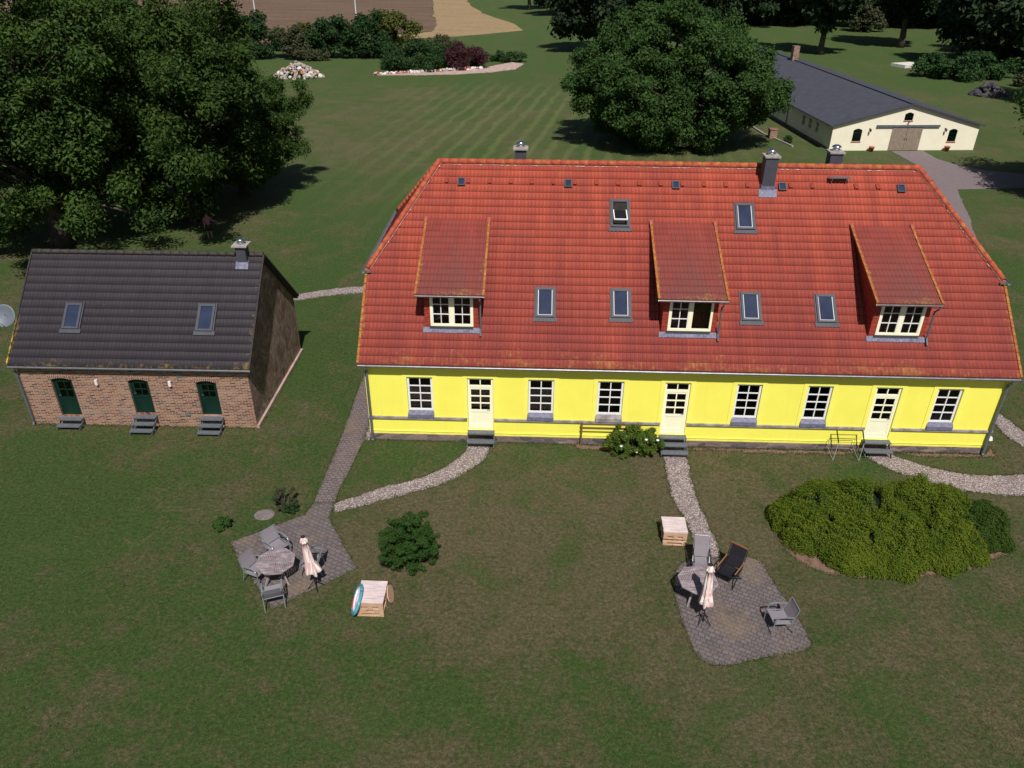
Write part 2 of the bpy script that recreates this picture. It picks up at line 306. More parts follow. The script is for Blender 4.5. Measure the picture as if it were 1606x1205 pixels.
M['drive']=m_pave('drive_pavers',(.21,.165,.175),(.25,.20,.205),(.13,.10,.10),.25,.15,.3,False)
M['gravel']=m_gravel()
M['soil']=simple('bare_soil',(.17,.105,.075),.95,0,.35,5,.6)
M['furn']=simple('grey_aluminium',(.33,.35,.39),.4,.5,.08)
M['textile']=simple('grey_textilene',(.22,.195,.22),.8,0,.12,40,.2)
M['black']=simple('black_fabric',(.012,.011,.016),.7,0,.3,20)
M['blackmetal']=simple('black_metal',(.02,.02,.024),.4,.3,.1)
M['armwood']=m_wood('orange_wood',(.20,.075,.03),(.34,.16,.06),'X')
def m_tabletop(rot):
    k=NT('weathered_teak'); n=k.noise(1.,5,.75,vec=k.co('Object',(2,26,10))); n2=k.noise(4,4,.7); f=k.math('ADD',k.math('MULTIPLY',n,.6),k.math('MULTIPLY',n2,.4)); return k.out(k.ramp(f,[(.36,(.13,.10,.11)),(.52,(.27,.22,.24)),(.66,(.52,.46,.49))]),.85,n,.4,.006)
M['table']=m_tabletop(0)
M['pallet']=m_wood('pallet_wood',(.42,.23,.14),(.66,.45,.32),'X')
M['pallettop']=m_wood('bleached_pallet_wood',(.44,.34,.36),(.80,.68,.66),'X')
def m_umb():
    k=NT('striped_canvas'); X,Y,Z=xyz(k); a=k.math('ARCTAN2',Y,X); s=k.smooth(k.math('SINE',k.math('ADD',k.math('MULTIPLY',a,9.),k.math('MULTIPLY',Z,.8))),-.15,.15); n=k.noise(8,3)
    c=k.mix(s,(.80,.74,.66),(.66,.40,.42)); c=k.mix(k.math('MULTIPLY',n,.25),c,(.5,.44,.44)); return k.out(c,.85,n,.2,.01)
M['umb']=m_umb()
M['bark']=simple('bark',(.075,.06,.05),.95,0,.5,3,.8)
M['leafA']=m_leaf('ash_leaves',(.026,.060,.017),(.050,.098,.018),(.10,.155,.035),trans=.32)
M['leafW']=m_leaf('walnut_leaves',(.026,.062,.016),(.038,.082,.020),(.078,.130,.036),trans=.32)
M['leafF']=m_leaf('forest_leaves',(.013,.028,.013),(.020,.040,.017),(.045,.070,.032),trans=.15)
M['leafJ']=m_leaf('yellow_green_needles',(.046,.098,.009),(.100,.140,.011),(.18,.20,.022),1.1,.2)
M['leafD']=m_leaf('dark_green_needles',(.022,.058,.010),(.042,.082,.012),(.08,.12,.018),1.2,.2)
M['leafB']=m_leaf('bush_leaves',(.022,.070,.014),(.036,.092,.018),(.075,.135,.03))
M['leafR']=m_leaf('rose_leaves',(.045,.10,.018),(.085,.15,.02),(.18,.22,.035),2.)
M['leafY']=m_leaf('yellow_willow_leaves',(.06,.075,.02),(.09,.10,.025),(.14,.14,.045))
M['leafO']=m_leaf('grey_olive_leaves',(.045,.058,.026),(.06,.068,.032),(.10,.10,.055))
M['leafP']=m_leaf('purple_leaves',(.04,.012,.018),(.065,.02,.028),(.12,.06,.06))
M['leafG']=m_leaf('deep_green_leaves',(.016,.050,.016),(.028,.068,.020),(.06,.10,.035))
M['blade']=m_leaf('grass_blades',(.030,.060,.012),(.075,.080,.030),(.15,.14,.07),.35,.2)
M['core']=simple('shade_core',(.010,.014,.006),1)  # near-black colour standing in for the shade inside the junipers
def m_field(name,a,b,c3,sx=.3,rot=.2):
    k=NT(name); v=k.co(); mp=k.n('ShaderNodeMapping'); mp.inputs['Rotation'].default_value=(0,0,rot); mp.inputs['Scale'].default_value=(sx*.12,sx*2.2,1); k.t.links.new(v,mp.inputs[0])
    n=k.noise(1.,5,.65,vec=mp.outputs[0]); n2=k.noise(.9,5,.7); f=k.math('ADD',k.math('MULTIPLY',n,.6),k.math('MULTIPLY',n2,.4)); return k.out(k.ramp(f,[(.38,a),(.5,b),(.62,c3)]),.95,n2,.6,.15)
M['brownfield']=m_field('ripe_brown_crop',(.085,.052,.036),(.135,.085,.057),(.19,.13,.088))
M['stubble']=m_field('stubble',(.21,.14,.08),(.29,.20,.11),(.37,.28,.15),.5,1.15)
M['paleyellow']=m_field('pale_ripe_grain',(.34,.30,.13),(.42,.37,.17),(.48,.43,.22))
M['terracotta']=simple('terracotta',(.35,.10,.06),.8)
M['venttile']=simple('vent_tile_clay',(.26,.045,.026),.8)
M['darkstone']=simple('grey_lid_stone',(.17,.145,.14),.9,0,.25,6)
M['mortar']=simple('lime_mortar',(.42,.34,.32),.9,0,.3,9)
M['browntimber']=simple('brown_timber',(.16,.085,.045),.85)
M['render_white']=simple('lamp_white',(.75,.74,.72),.5)
M['dish']=simple('dish_grey',(.13,.15,.18),.5,.1,.1)
M['skin']=simple('skin',(.42,.24,.17),.6)
M['cloth_pink']=simple('pink_shirt',(.35,.14,.18),.9)
M['cloth_dark']=simple('dark_shorts',(.02,.02,.03),.9)
M['hair']=simple('brown_hair',(.05,.03,.02),.7)
M['rubble']=simple('rubble_stone',(.34,.29,.27),.9,0,.4,3)
M['rubble2']=simple('rubble_orange',(.50,.24,.12),.9,0,.4,3)
M['rubble3']=simple('rubble_white',(.62,.58,.56),.9,0,.2,3)
M['darkrub']=simple('dark_rock',(.06,.055,.065),.9,0,.4,2)
M['sand']=simple('pinkish_sand',(.42,.30,.27),.95,0,.25,1.5,.4)
M['bluevinyl']=simple('blue_vinyl',(.08,.30,.42),.25,0,.1)
M['whitevinyl']=simple('white_vinyl',(.75,.75,.78),.25,0,.1)
M['redvinyl']=simple('red_vinyl',(.55,.05,.08),.25,0,.1)
M['pole']=simple('white_pole',(.60,.60,.60),.6)

# ------------------------------------------------------------------ ground, fields, paths
def plane_obj(name,x0,x1,y0,y1,z,mat):
    return setp(MB().add([(x0,y0,z),(x1,y0,z),(x1,y1,z),(x0,y1,z)],[(0,1,2,3)]).build(name,mat),kind='structure')
plane_obj('ground',-1500,1500,-600,1800,0,M['grass'])
def smooth_poly(pts,n=6,jit=0.,closed=True,seed=1):
    r=random.Random(seed); out=[]; P=[Vector((*p,0)) for p in pts]; N=len(P)
    for i in range(N):
        a,b,c,d=P[(i-1)%N],P[i],P[(i+1)%N],P[(i+2)%N]
        for k in range(n):
            t=k/n; q=.5*((2*b)+(-a+c)*t+(2*a-5*b+4*c-d)*t*t+(-a+3*b-3*c+d)*t**3)
            out.append((q.x+r.uniform(-jit,jit),q.y+r.uniform(-jit,jit)))
    return out
def edge_poly(pts,step=.12,jit=.03,seed=1):
    r=random.Random(seed);out=[]
    for i in range(len(pts)):
        a,b=pts[i],pts[(i+1)%len(pts)]; L=math.dist(a,b); n=max(1,int(L/step))
        for k in range(n): t=k/n; out.append((a[0]+(b[0]-a[0])*t+r.uniform(-jit,jit),a[1]+(b[1]-a[1])*t+r.uniform(-jit,jit)))
    return out
EXC=[]  # no grass here
def sheet(name,poly,z,mat,thick=True):
    EXC.append(poly); mb=MB(); mb.prism(poly,-.02,z)
    return setp(mb.build(name,mat),kind='structure')
def strip(cl,jit=.04,seed=2,step=.15):
    # cl list of (x,y,halfwidth)
    r=random.Random(seed); P=[Vector(p) for p in cl]; L=[];
    pts=[]
    for i in range(len(P)-1):
        a=P[max(i-1,0)];b=P[i];c=P[i+1];d=P[min(i+2,len(P)-1)]; n=max(2,int((c-b).length/step))
        for k in range(n):
            t=k/n; pts.append(.5*((2*b)+(-a+c)*t+(2*a-5*b+4*c-d)*t*t+(-a+3*b-3*c+d)*t**3))
    pts.append(P[-1]); A=[];B=[]
    for i,p in enumerate(pts):
        d=(pts[min(i+1,len(pts)-1)]-pts[max(i-1,0)]); d=Vector((d.x,d.y)).normalized(); nn=Vector((-d.y,d.x))
        A.append((p.x+nn.x*(p.z+r.uniform(-jit,jit)),p.y+nn.y*(p.z+r.uniform(-jit,jit)))); B.append((p.x-nn.x*(p.z+r.uniform(-jit,jit)),p.y-nn.y*(p.z+r.uniform(-jit,jit))))
    return A+B[::-1]
sheet('patio',edge_poly([(-3.52,-6.38),(-1.40,-4.86),(-1.26,-4.2),(-.52,-4.2),(-.55,-4.97),(.95,-7.44),(-1.22,-9.25),(-2.93,-7.24)],.14,.02,3),.016,M['patio'])
sheet('patio',smooth_poly([(11.35,-7.0),(12.0,-6.5),(13.0,-6.45),(14.0,-6.5),(14.32,-7.6),(14.72,-9.6),(14.55,-10.15),(13.1,-10.55),(12.0,-10.82),(11.4,-10.5),(11.15,-9.2),(11.1,-8.0)],6,.02,seed=5),.016,M['patio'])
sheet('path',edge_poly([(-1.26,-4.19),(-1.22,0),(-1.36,5.1),(-1.4,15.),(-.45,15.),(-.4,5.),(-.25,0),(-.52,-3.46),(-.52,-4.19)],.15,.02,6),.020,M['pathpave'])
sheet('gravel_path',strip([(-.5,-4.45,.27),(.3,-4.05,.30),(1.15,-3.55,.36),(2.1,-3.1,.36),(2.95,-2.6,.38),(3.7,-1.9,.42),(4.2,-1.2,.45),(4.4,-.5,.45),(4.42,-.06,.44)],.04,3),.012,M['gravel'])
sheet('gravel_path',strip([(12.15,-.1,.44),(12.2,-.6,.44),(12.15,-2.,.44),(12.15,-3.2,.44),(12.35,-4.6,.38),(12.5,-5.8,.34),(12.5,-6.5,.3)],.04,4),.012,M['gravel'])
sheet('gravel_path',strip([(20.15,-.1,.5),(20.6,-.75,.52),(21.4,-1.3,.52),(22.6,-1.9,.55),(24.,-2.1,.6),(25.5,-1.95,.62),(28,-1.3,.6),(34,.5,.6)],.05,5),.012,M['gravel'])
sheet('gravel_path',strip([(29.5,-1.3,.5),(27.6,-.3,.5),(26.7,.9,.48),(26.4,2.4,.42),(26.0,5,.5),(25.9,12,.5)],.05,6),.016,M['gravel'])
sheet('gravel_path',strip([(-8.2,13.2,.4),(-6.9,13.9,.42),(-5.2,14.7,.45),(-3.4,15.2,.5),(-1.0,15.6,.5),(4,16.,.5)],.06,7),.024,M['gravel'])
sheet('gravel_path',edge_poly([(-.3,-.15),(-.02,-.15),(-.02,3.5),(-.38,3.5)],.15,.03,8),.008,M['gravel'])
sheet('driveway',edge_poly([(40.9,51.55),(41.09,45.8),(40.75,43.3),(39.79,38.88),(37.3,31.6),(34.6,25.0),(32,18),(34.2,18),(36.52,25.5),(38.65,31.08),(41.1,38.3),(44.4,38.75),(47,39.1),(60,40.5),(60,43),(49.3,43.5),(46.66,44.57),(44.98,46.0),(44.0,48.5),(44.05,51.8)],.5,.06,9),.02,M['drive'])
# bare soil rims
sheet('soil',smooth_poly([(15.3,-4.2),(15.05,-5.7),(15.95,-6.95),(18.0,-7.18),(20.6,-6.75),(21.4,-6.35),(22.8,-5.6),(22.6,-4.2),(21,-3.2),(18,-3.0),(16,-3.3)],6,.05,seed=12),.004,M['soil'])
sheet('soil',edge_poly([(8.3,-.08),(9.0,-.08),(11.5,-.08),(11.5,-.45),(9.5,-.5),(8.3,-.35)],.15,.06,13),.004,M['soil'])
sheet('soil',edge_poly([(13,-.08),(19.4,-.08),(19.4,-.3),(16,-.35),(13,-.25)],.15,.05,14),.004,M['soil'])
sheet('soil',edge_poly([(20.9,-.08),(24.6,-.08),(25.0,.5),(24.9,-.25),(22,-.35)],.15,.04,15),.004,M['soil'])
# far fields
def field(name,pts,z,mat): return setp(MB().prism(edge_poly(pts,6,.5,3),-.05,z).build(name,mat),kind='structure')
field('field',[(-260,20),(-90,62),(-62,90),(-54,118),(-40,136),(-38,156),(-22,156),(-17.6,160),(-18,172),(-23,205),(-30,262),(-160,290),(-300,260)],.06,M['brownfield'])
field('field',[(-22,143),(-6,153),(2,163),(0,178),(-8,202),(-14,228),(-20,270),(-30,330),(-36,330),(-30,262),(-23,205),(-18,172),(-17.5,158),(-24,151)],.04,M['stubble'])
field('field',[(-160,291),(-31,263),(-36,332),(-50,420),(-300,440),(-400,300)],.03,M['paleyellow'])

# ------------------------------------------------------------------ roof tile geometry
def tile_roof(name,O,U,Sv,ulen,slen,row,mat,parent,cuts=(),amp=.03,lip=.024,wave=.15,per=6,seed=1):
    O=Vector(O);U=Vector(U).normalized();Sv=Vector(Sv).normalized();N=U.cross(Sv)
    rows=int(math.ceil(slen/row)); nu=int(round(ulen/wave*per)); r=np.random.RandomState(seed)
    u=np.linspace(0,ulen,nu+1); prof=np.clip(np.cos(2*np.pi*u/wave),-.25,1); prof=(prof+.25)*amp
    Uv=np.array(U);Svv=np.array(Sv);Nv=np.array(N);Ov=np.array(O); V=[];UV=[];Fs=[];w=nu+1
    tj=r.uniform(-.006,.006,(rows,int(ulen/.3)+2))
    for k in range(rows):
        s0=k*row;s1=min((k+1)*row,slen); j=tj[k][(u/.3).astype(int)]
        for s,h in ((s0,lip*.15),(s0,lip),(s1,lip*.15)):
            hh=h+(prof+j if h==lip else prof*.9+(0 if h!=lip else 0))
            if s==s0 and h!=lip: hh=prof*0-.0
            P=Ov+np.outer(u,Uv)+s*Svv+np.outer(hh,Nv); V.append(P); UV.append(np.c_[u,np.full_like(u,s+(1e-3 if s==s0 else -1e-3))])
        b=(3*k)*w; i=np.arange(nu)
        for a in (0,1): Fs.append(np.c_[b+a*w+i,b+a*w+i+1,b+(a+1)*w+i+1,b+(a+1)*w+i])
    V=np.concatenate(V);UV=np.concatenate(UV);F=np.concatenate(Fs)
    o=np_mesh(name,V,F,mat,parent); me=o.data; lay=me.uv_layers.new(name='UVMap'); lay.data.foreach_set('uv',UV[F.ravel()].astype(np.float32).ravel())
    if cuts:
        bm=bmesh.new();bm.from_mesh(me)
        for p,n in cuts: bmesh.ops.bisect_plane(bm,geom=bm.verts[:]+bm.edges[:]+bm.faces[:],plane_co=p,plane_no=n,clear_outer=True)
        bm.to_mesh(me);bm.free()
    return o
def barrel(mb,a,b,r=.12,seg=.38,up=.02):
    a=Vector(a);b=Vector(b);L=(b-a).length;n=max(1,int(L/seg)); pts=[];rad=[]
    for k in range(n):
        for t,q in ((k/n,r*.86),((k+.86)/n,r),((k+.995)/n,r)): pts.append(a+(b-a)*t+Vector((0,0,up)));rad.append(q)
    mb.tube(pts,rad,8)
# ------------------------------------------------------------------ walls with openings
def wall(mb,x0,x1,z0,z1,ops,P,depth=.14,top=None):
    """P(x,z,d)->world point, d = depth into the wall. ops: (xa,xb,za,zb,rise)"""
    xs=sorted({x0,x1,*[o[0] for o in ops],*[o[1] for o in ops]}); zs=sorted({z0,z1,*[o[2] for o in ops],*[o[3] for o in ops]})
    for i in range(len(xs)-1):
        for j in range(len(zs)-1):
            cx=(xs[i]+xs[i+1])/2;cz=(zs[j]+zs[j+1])/2
            if any(o[0]<cx<o[1] and o[2]<cz<o[3] for o in ops): continue
            mb.add([P(xs[i],zs[j],0),P(xs[i+1],zs[j],0),P(xs[i+1],zs[j+1],0),P(xs[i],zs[j+1],0)],[(0,1,2,3)])
    for xa,xb,za,zb,rise in ops:
        q=[(xa,za),(xb,za),(xb,zb-rise)]
        if rise: q+=[(xb-(xb-xa)*t,zb-rise+rise*math.sin(math.pi*t)) for t in [k/8 for k in range(1,8)]]
        q+=[(xa,zb-rise)]
        for a,b in zip(q,q[1:]+q[:1]): mb.add([P(a[0],a[1],0),P(a[0],a[1],depth),P(b[0],b[1],depth),P(b[0],b[1],0)],[(0,1,2,3)])
        if rise:
            arc=q[2:]
            for a,b in zip(arc,arc[1:]): mb.add([P(a[0],zb,0),P(b[0],zb,0),P(b[0],b[1],0),P(a[0],a[1],0)],[(0,1,2,3)])
def framed_window(name,xa,xb,za,zb,P,parent,mat,cols=2,rows=[.5],fr=.07,mun=.035,d0=.06,d1=.12,midpost=0,glass=M['glass'],rise=0,label=None):
    """a frame with glazing bars and a pane behind; P maps (x,z,d)"""
    mb=MB()
    def bx(a,b,c,d,e=0,f=0):
        vs=[P(x,z,q) for z in (c,d) for q in (d0+e,d1+f) for x in (a,b)]; mb.add(vs,[(0,2,3,1),(4,5,7,6),(0,1,5,4),(2,6,7,3),(0,4,6,2),(1,3,7,5)])
    bx(xa,xa+fr,za,zb);bx(xb-fr,xb,za,zb);bx(xa+fr,xb-fr,za,za+fr);bx(xa+fr,xb-fr,zb-fr-rise*.4,zb)
    ix0,ix1,iz0,iz1=xa+fr,xb-fr,za+fr,zb-fr
    for c in range(1,cols):
        x=ix0+(ix1-ix0)*c/cols; w=midpost if (midpost and c*2==cols) else mun; bx(x-w/2,x+w/2,iz0,iz1,.006,-.006)
    for r in rows:
        z=iz0+(iz1-iz0)*(r if not isinstance(r,tuple) else r[0]); w=mun if not isinstance(r,tuple) else r[1]
        bx(ix0,ix1,z-w/2,z+w/2,.012,-.012)
    w=mb.build(name,mat,parent)
    if label: w['label']=label
    d=d1-.03; g=MB().add([P(ix0-.01,iz0-.01,d),P(ix1+.01,iz0-.01,d),P(ix1+.01,iz1+.01,d),P(ix0-.01,iz1+.01,d)],[(0,1,2,3)]).build('glass',glass,w)
    return w
# ================================================================== MAIN HOUSE
H=empty('farmhouse',(0,0,0),0,'long yellow house with a red tiled roof and three dormers','house')
L=24.5;DP=12.69;EZ=3.598;OV=.286;YR=6.344;ZR=9.587;TA=(ZR-EZ)/(YR+OV);AL=math.atan(TA);VO=.12;HY=2.66;HA=2.449
ZH=EZ+(HY+OV)*TA; SL=(YR+OV)/math.cos(AL); ROW=SL/26
Nf=Vector((0,-math.sin(AL),math.cos(AL))); Sf=Vector((0,math.cos(AL),math.sin(AL)))
PF=lambda x,z,d:(x,d,z)
wins=[(1.62,2.62),(6.35,7.35),(9.04,10.04),(14.36,15.32),(17.05,18.0),(21.94,22.90)]
doors=[(3.98,4.98),(11.62,12.60),(19.62,20.60)]
mb=MB(); ops=[(a,b,1.38,2.93,0) for a,b in wins]+[(a,b,.55,2.93,0) for a,b in doors]
wall(mb,0,L,.28,EZ+.25,ops,PF)
wall(mb,0,L,.28,EZ+.25,[],lambda x,z,d:(L-x,DP-d,z))
for x,sg in ((0,-1),(L,1)):   # half hipped gables
    zt=EZ+OV*TA-.03; zh=ZH-.03
    pts=[(x,0,.28),(x,0,zt),(x,HY,zh),(x,DP-HY,zh),(x,DP,zt),(x,DP,.28)]
    mb.add(pts,[tuple(range(6)) if sg<0 else tuple(range(5,-1,-1))])
mb.build('wall',M['yellow'],H)
mb=MB(); mb.box(-.03,L+.03,-.03,DP+.03,-.1,.28); mb.build('stone_plinth',M['stone'],H)
MB().box(.05,L-.05,.2,DP-.2,.45,.5).build('floor',M['dark'],H)
# ledge course
mb=MB(); xs=[-.02]
for a,b in doors: xs+=[a-.04,b+.04]
xs.append(L+.02)
for i in range(0,len(xs),2): mb.box(xs[i],xs[i+1],-.075,.0,1.02,1.11)
mb.build('ledge',M['ledge'],H)
mb=MB(); mb.box(-.0,L,-.022,0,.40,.44); mb.box(0,L,-.05,0,3.34,3.52)
for a,b in [(a,b) for a,b in wins]+[(a,b) for a,b in doors]:
    z0=1.115
    for (p,q,r,s) in ((a-.17,a-.002,z0,3.08),(b+.002,b+.17,z0,3.08),(a-.002,b+.002,2.932,3.08)): mb.box(p,q,-.024,0,r,s)
mb.build('wall_trim',M['yellow2'],H)
for i,(a,b) in enumerate(wins):
    w=framed_window('window',a+.01,b-.01,1.39,2.92,PF,H,M['white'],2,[.26,.51,.75],fr=.075,mun=.04,d0=.05,d1=.12)
    s=MB(); s.box(a+.002,b-.002,-.004,.13,1.36,1.389); s.add([(a-.02,-.004,1.388),(b+.02,-.004,1.388),(b+.02,-.11,1.27),(a-.02,-.11,1.27),(a-.02,-.004,1.30),(b+.02,-.004,1.30),(b+.02,-.11,1.11),(a-.02,-.11,1.11)],[(0,3,2,1),(3,7,6,2),(0,4,7,3),(1,2,6,5)]).build('sill',M['leadgrey'] if i!=2 else M['ledge'],w)
    if i<2: 
        c=MB()
        for k in range(14): x=a+.08+k*(b-a-.16)/14; c.add([(x,.2+(k%2)*.03,1.45),(x+(b-a-.16)/14,.2+((k+1)%2)*.03,1.45),(x+(b-a-.16)/14,.2+((k+1)%2)*.03,2.45),(x,.2+(k%2)*.03,2.45)],[(0,1,2,3)])
        c.build('curtain',M['curtain'],w)
def tread(mb,x0,x1,y0,y1,z): mb.box(x0,x1,y0,y1,z-.045,z)
for i,(a,b) in enumerate(doors):
    d=MB()
    def bx(x0,x1,z0,z1,e0=.05,e1=.10): d.box(x0,x1,e0,e1,z0,z1)
    # door leaf: stiles, rails and lower panel; transom above
    bx(a+.01,a+.08,.56,2.92,.04,.12);bx(b-.08,b-.01,.56,2.92,.04,.12);bx(a+.08,b-.08,2.85,2.92,.04,.12);bx(a+.08,b-.08,2.48,2.58,.04,.12)
    x0,x1=a+.08,b-.08;m=(a+b)/2
    bx(x0,x0+.05,.56,2.48);bx(x1-.05,x1,.56,2.48);bx(x0+.05,x1-.05,.56,.80);bx(x0+.05,x1-.05,2.40,2.48);bx(x0+.05,x1-.05,1.36,1.46);bx(x0+.05,x1-.05,.80,1.36,.065,.09)
    for z in (1.77,2.09): bx(x0+.05,x1-.05,z-.022,z+.022,.055,.095)
    bx(m-.022,m+.022,1.46,2.40,.053,.097);bx(m-.02,m+.02,2.60,2.85,.05,.11)
    do=d.build('door',M['cream'],H)
    MB().add([(x0,.092,1.42),(x1,.092,1.42),(x1,.092,2.88),(x0,.092,2.88)],[(0,1,2,3)]).build('glass',M['glass'],do)
    hm=MB();hm.tube([(x1-.05,.05,1.52),(x1-.05,.0,1.52),(x1-.16,.0,1.52)],.012,6).build('handle',M['steel'],do)
    if i==0:
        c=MB()
        for k in range(14): x=a+.12+k*(b-a-.24)/14; c.add([(x,.2+(k%2)*.03,1.5),(x+(b-a-.24)/14,.2+((k+1)%2)*.03,1.5),(x+(b-a-.24)/14,.2+((k+1)%2)*.03,2.3),(x,.2+(k%2)*.03,2.3)],[(0,1,2,3)])
        c.build('curtain',M['curtain'],do)
    st=MB(); n=3 if i==1 else 2; 
    for k in range(n):
        z=.56-k*(.56/ (n+.35))*1.0; tread(st,a-.02,b+.06,-.30*(k+1)+0.0,-.30*k-.032,z)
    for x in (a-.02,b+.03): st.beam((x+.012,-.04,.50),(x+.012,-.30*n,.08),.02,.12)
    st.build('steps',M['grate'],H)
# roof
cutL=((-VO,HY,0),Vector((-(YR-HY),(HA+VO),0)).normalized()); cutR=((L+VO,HY,0),Vector(((YR-HY),(HA+VO),0)).normalized())
f1=tile_roof('front_roof',(-VO,-OV,EZ),(1,0,0),Sf,L+2*VO,SL,ROW,M['tile'],H,[cutL,cutR])
f2=tile_roof('rear_roof',(L+VO,DP+OV,EZ),(-1,0,0),(0,-math.cos(AL),math.sin(AL)),L+2*VO,SL,ROW,M['tile'],H,
   [((-VO,DP-HY,0),Vector((-(YR-HY),-(HA+VO),0)).normalized()),((L+VO,DP-HY,0),Vector(((YR-HY),-(HA+VO),0)).normalized())],seed=2)
hs=Vector((HA+VO,0,ZR-ZH)); HL=hs.length; hw=DP-2*HY
tile_roof('hip_roof',(-VO,DP-HY,ZH),(0,-1,0),hs,hw,HL,HL/12,M['tile_hip'],H,[((-VO,HY,0),Vector(((YR-HY),-(HA+VO),0)).normalized()),((-VO,DP-HY,0),Vector(((YR-HY),(HA+VO),0)).normalized())],seed=3)
hs2=Vector((-(HA+VO),0,ZR-ZH))
tile_roof('hip_roof',(L+VO,HY,ZH),(0,1,0),hs2,hw,HL,HL/12,M['tile_hip'],H,[((L+VO,HY,0),Vector((-(YR-HY),-(HA+VO),0)).normalized()),((L+VO,DP-HY,0),Vector((-(YR-HY),(HA+VO),0)).normalized())],seed=4)
dk=MB()
e=.012
def sl(p): return [(x,y,z-e) for x,y,z in p]
dk.slab(sl([(-VO,-OV,EZ),(L+VO,-OV,EZ),(L+VO,HY,ZH),(L-HA,YR,ZR),(HA,YR,ZR),(-VO,HY,ZH)]),Nf,.12)
dk.slab(sl([(L+VO,DP+OV,EZ),(-VO,DP+OV,EZ),(-VO,DP-HY,ZH),(HA,YR,ZR),(L-HA,YR,ZR),(L+VO,DP-HY,ZH)]),(0,math.sin(AL),math.cos(AL)),.12)
dk.slab(sl([(-VO,DP-HY,ZH),(-VO,HY,ZH),(HA,YR,ZR)]),Vector((-(ZR-ZH),0,HA+VO)),.1); dk.slab(sl([(L+VO,HY,ZH),(L+VO,DP-HY,ZH),(L-HA,YR,ZR)]),Vector(((ZR-ZH),0,HA+VO)),.1)
dk.build('roof_deck',M['redwood'],H)
rg=MB(); barrel(rg,(HA,YR,ZR+.03),(L-HA,YR,ZR+.03),.13)
for x0,x1,s in ((-VO,HA,1),(L+VO,L-HA,1)):
    barrel(rg,(x0,HY,ZH+.05),(x1,YR,ZR+.05),.12); barrel(rg,(x0,DP-HY,ZH+.05),(x1,YR,ZR+.05),.12)
rg.build('ridge_tiles',M['ridge'],H,True)
mo=MB(); r=random.Random(5)
def ribbon(a,b,off,n):
    a=Vector(a);b=Vector(b);d=(b-a).normalized(); vs=[]; w=.0
    side=d.cross(Nf)
    for k in range(n+1):
        w=max(.0005,min(.035,r.gauss(-.018,.03))); p=a.lerp(b,k/n)+off; vs+=[p-side*.01,p+side*w*(1 if side.z<0 else -1)]
    mo.add(vs,[(2*k,2*k+2,2*k+3,2*k+1) for k in range(n)])
ribbon((HA+.2,YR,ZR),(L-HA-.2,YR,ZR),-Sf*.125+Nf*.06,240)
ribbon((-VO,HY,ZH),(HA,YR,ZR),Vector((.12,-.06,.02))+Nf*.045,70); ribbon((L+VO,HY,ZH),(L-HA,YR,ZR),Vector((-.12,-.06,.02))+Nf*.045,70)
mo.build('ridge_mortar',M['mortar'],H)
for x in (-VO-.03,L+VO+.03):
    for (ya,za,yb,zb) in ((-OV,EZ,HY,ZH),(DP+OV,EZ,DP-HY,ZH)):
        vg=MB()
        n=12
        for k in range(n):
            a=Vector((x,ya+(yb-ya)*k/n,za+(zb-za)*k/n+.035));b=Vector((x,ya+(yb-ya)*(k+.99)/n,za+(zb-za)*(k+.99)/n+.02)); vg.beam(a,b,.09,.09)
        vg.build('verge_tiles',M['verge'],H)
gt=MB()
def gutter(mb,a,b,r=.07):
    a=Vector(a);b=Vector(b);d=(b-a).normalized();s=d.cross(Vector((0,0,1)))
    n=8;vs=[];fs=[]
    for p in (a,b):
        for rad in (r,r-.012):
            for k in range(n+1):
                t=math.pi*k/n; vs.append(p+s*math.cos(t)*rad-Vector((0,0,1))*math.sin(t)*rad)
    w=n+1
    for k in range(n): fs+=[(k,k+1,2*w+k+1,2*w+k),(w+k,3*w+k,3*w+k+1,w+k+1)]
    for q in (0,n): fs.append((q,2*w+q,3*w+q,w+q))
    for base in (0,2*w): fs+=[(base+k,base+w+k,base+w+k+1,base+k+1) for k in range(n)]
    mb.add(vs,fs); mb.beam(a+s*r+Vector((0,0,.005)),b+s*r+Vector((0,0,.005)),.02,.018)
gutter(gt,(-VO-.05,-OV-.05,EZ-.03),(L+VO+.05,-OV-.05,EZ-.03))
gt.build('gutter',M['zinc'],H)
for hx,x2,ys in ((-VO-.02,-VO-.45,HY),(L+VO+.02,L+VO+.45,HY)):   # hip gutters
    g=MB(); sgn=-1 if hx<0 else 1
    gutter(g,(hx+sgn*.10,HY-.28,ZH+.02),(hx+sgn*.10,DP-HY+.28,ZH+.02),.085); g.beam((hx-sgn*.2,HY-.16,ZH-.02),(hx+sgn*.2,HY-.2,ZH-.03),.12,.05); g.build('gutter',M['zinc'],H)
for x in (.10,L-.10):
    d=MB(); sg=-1 if x<1 else 1; xx=x+sg*.0
    d.tube([(xx,-OV-.05,EZ-.08),(xx,-OV-.05,EZ-.18),(xx,-.10,EZ-.38),(xx,-.10,1.0),(xx,-.12,.1),(xx,-.2,.03)],.055,8); d.build('downpipe',M['downpipe'],H)
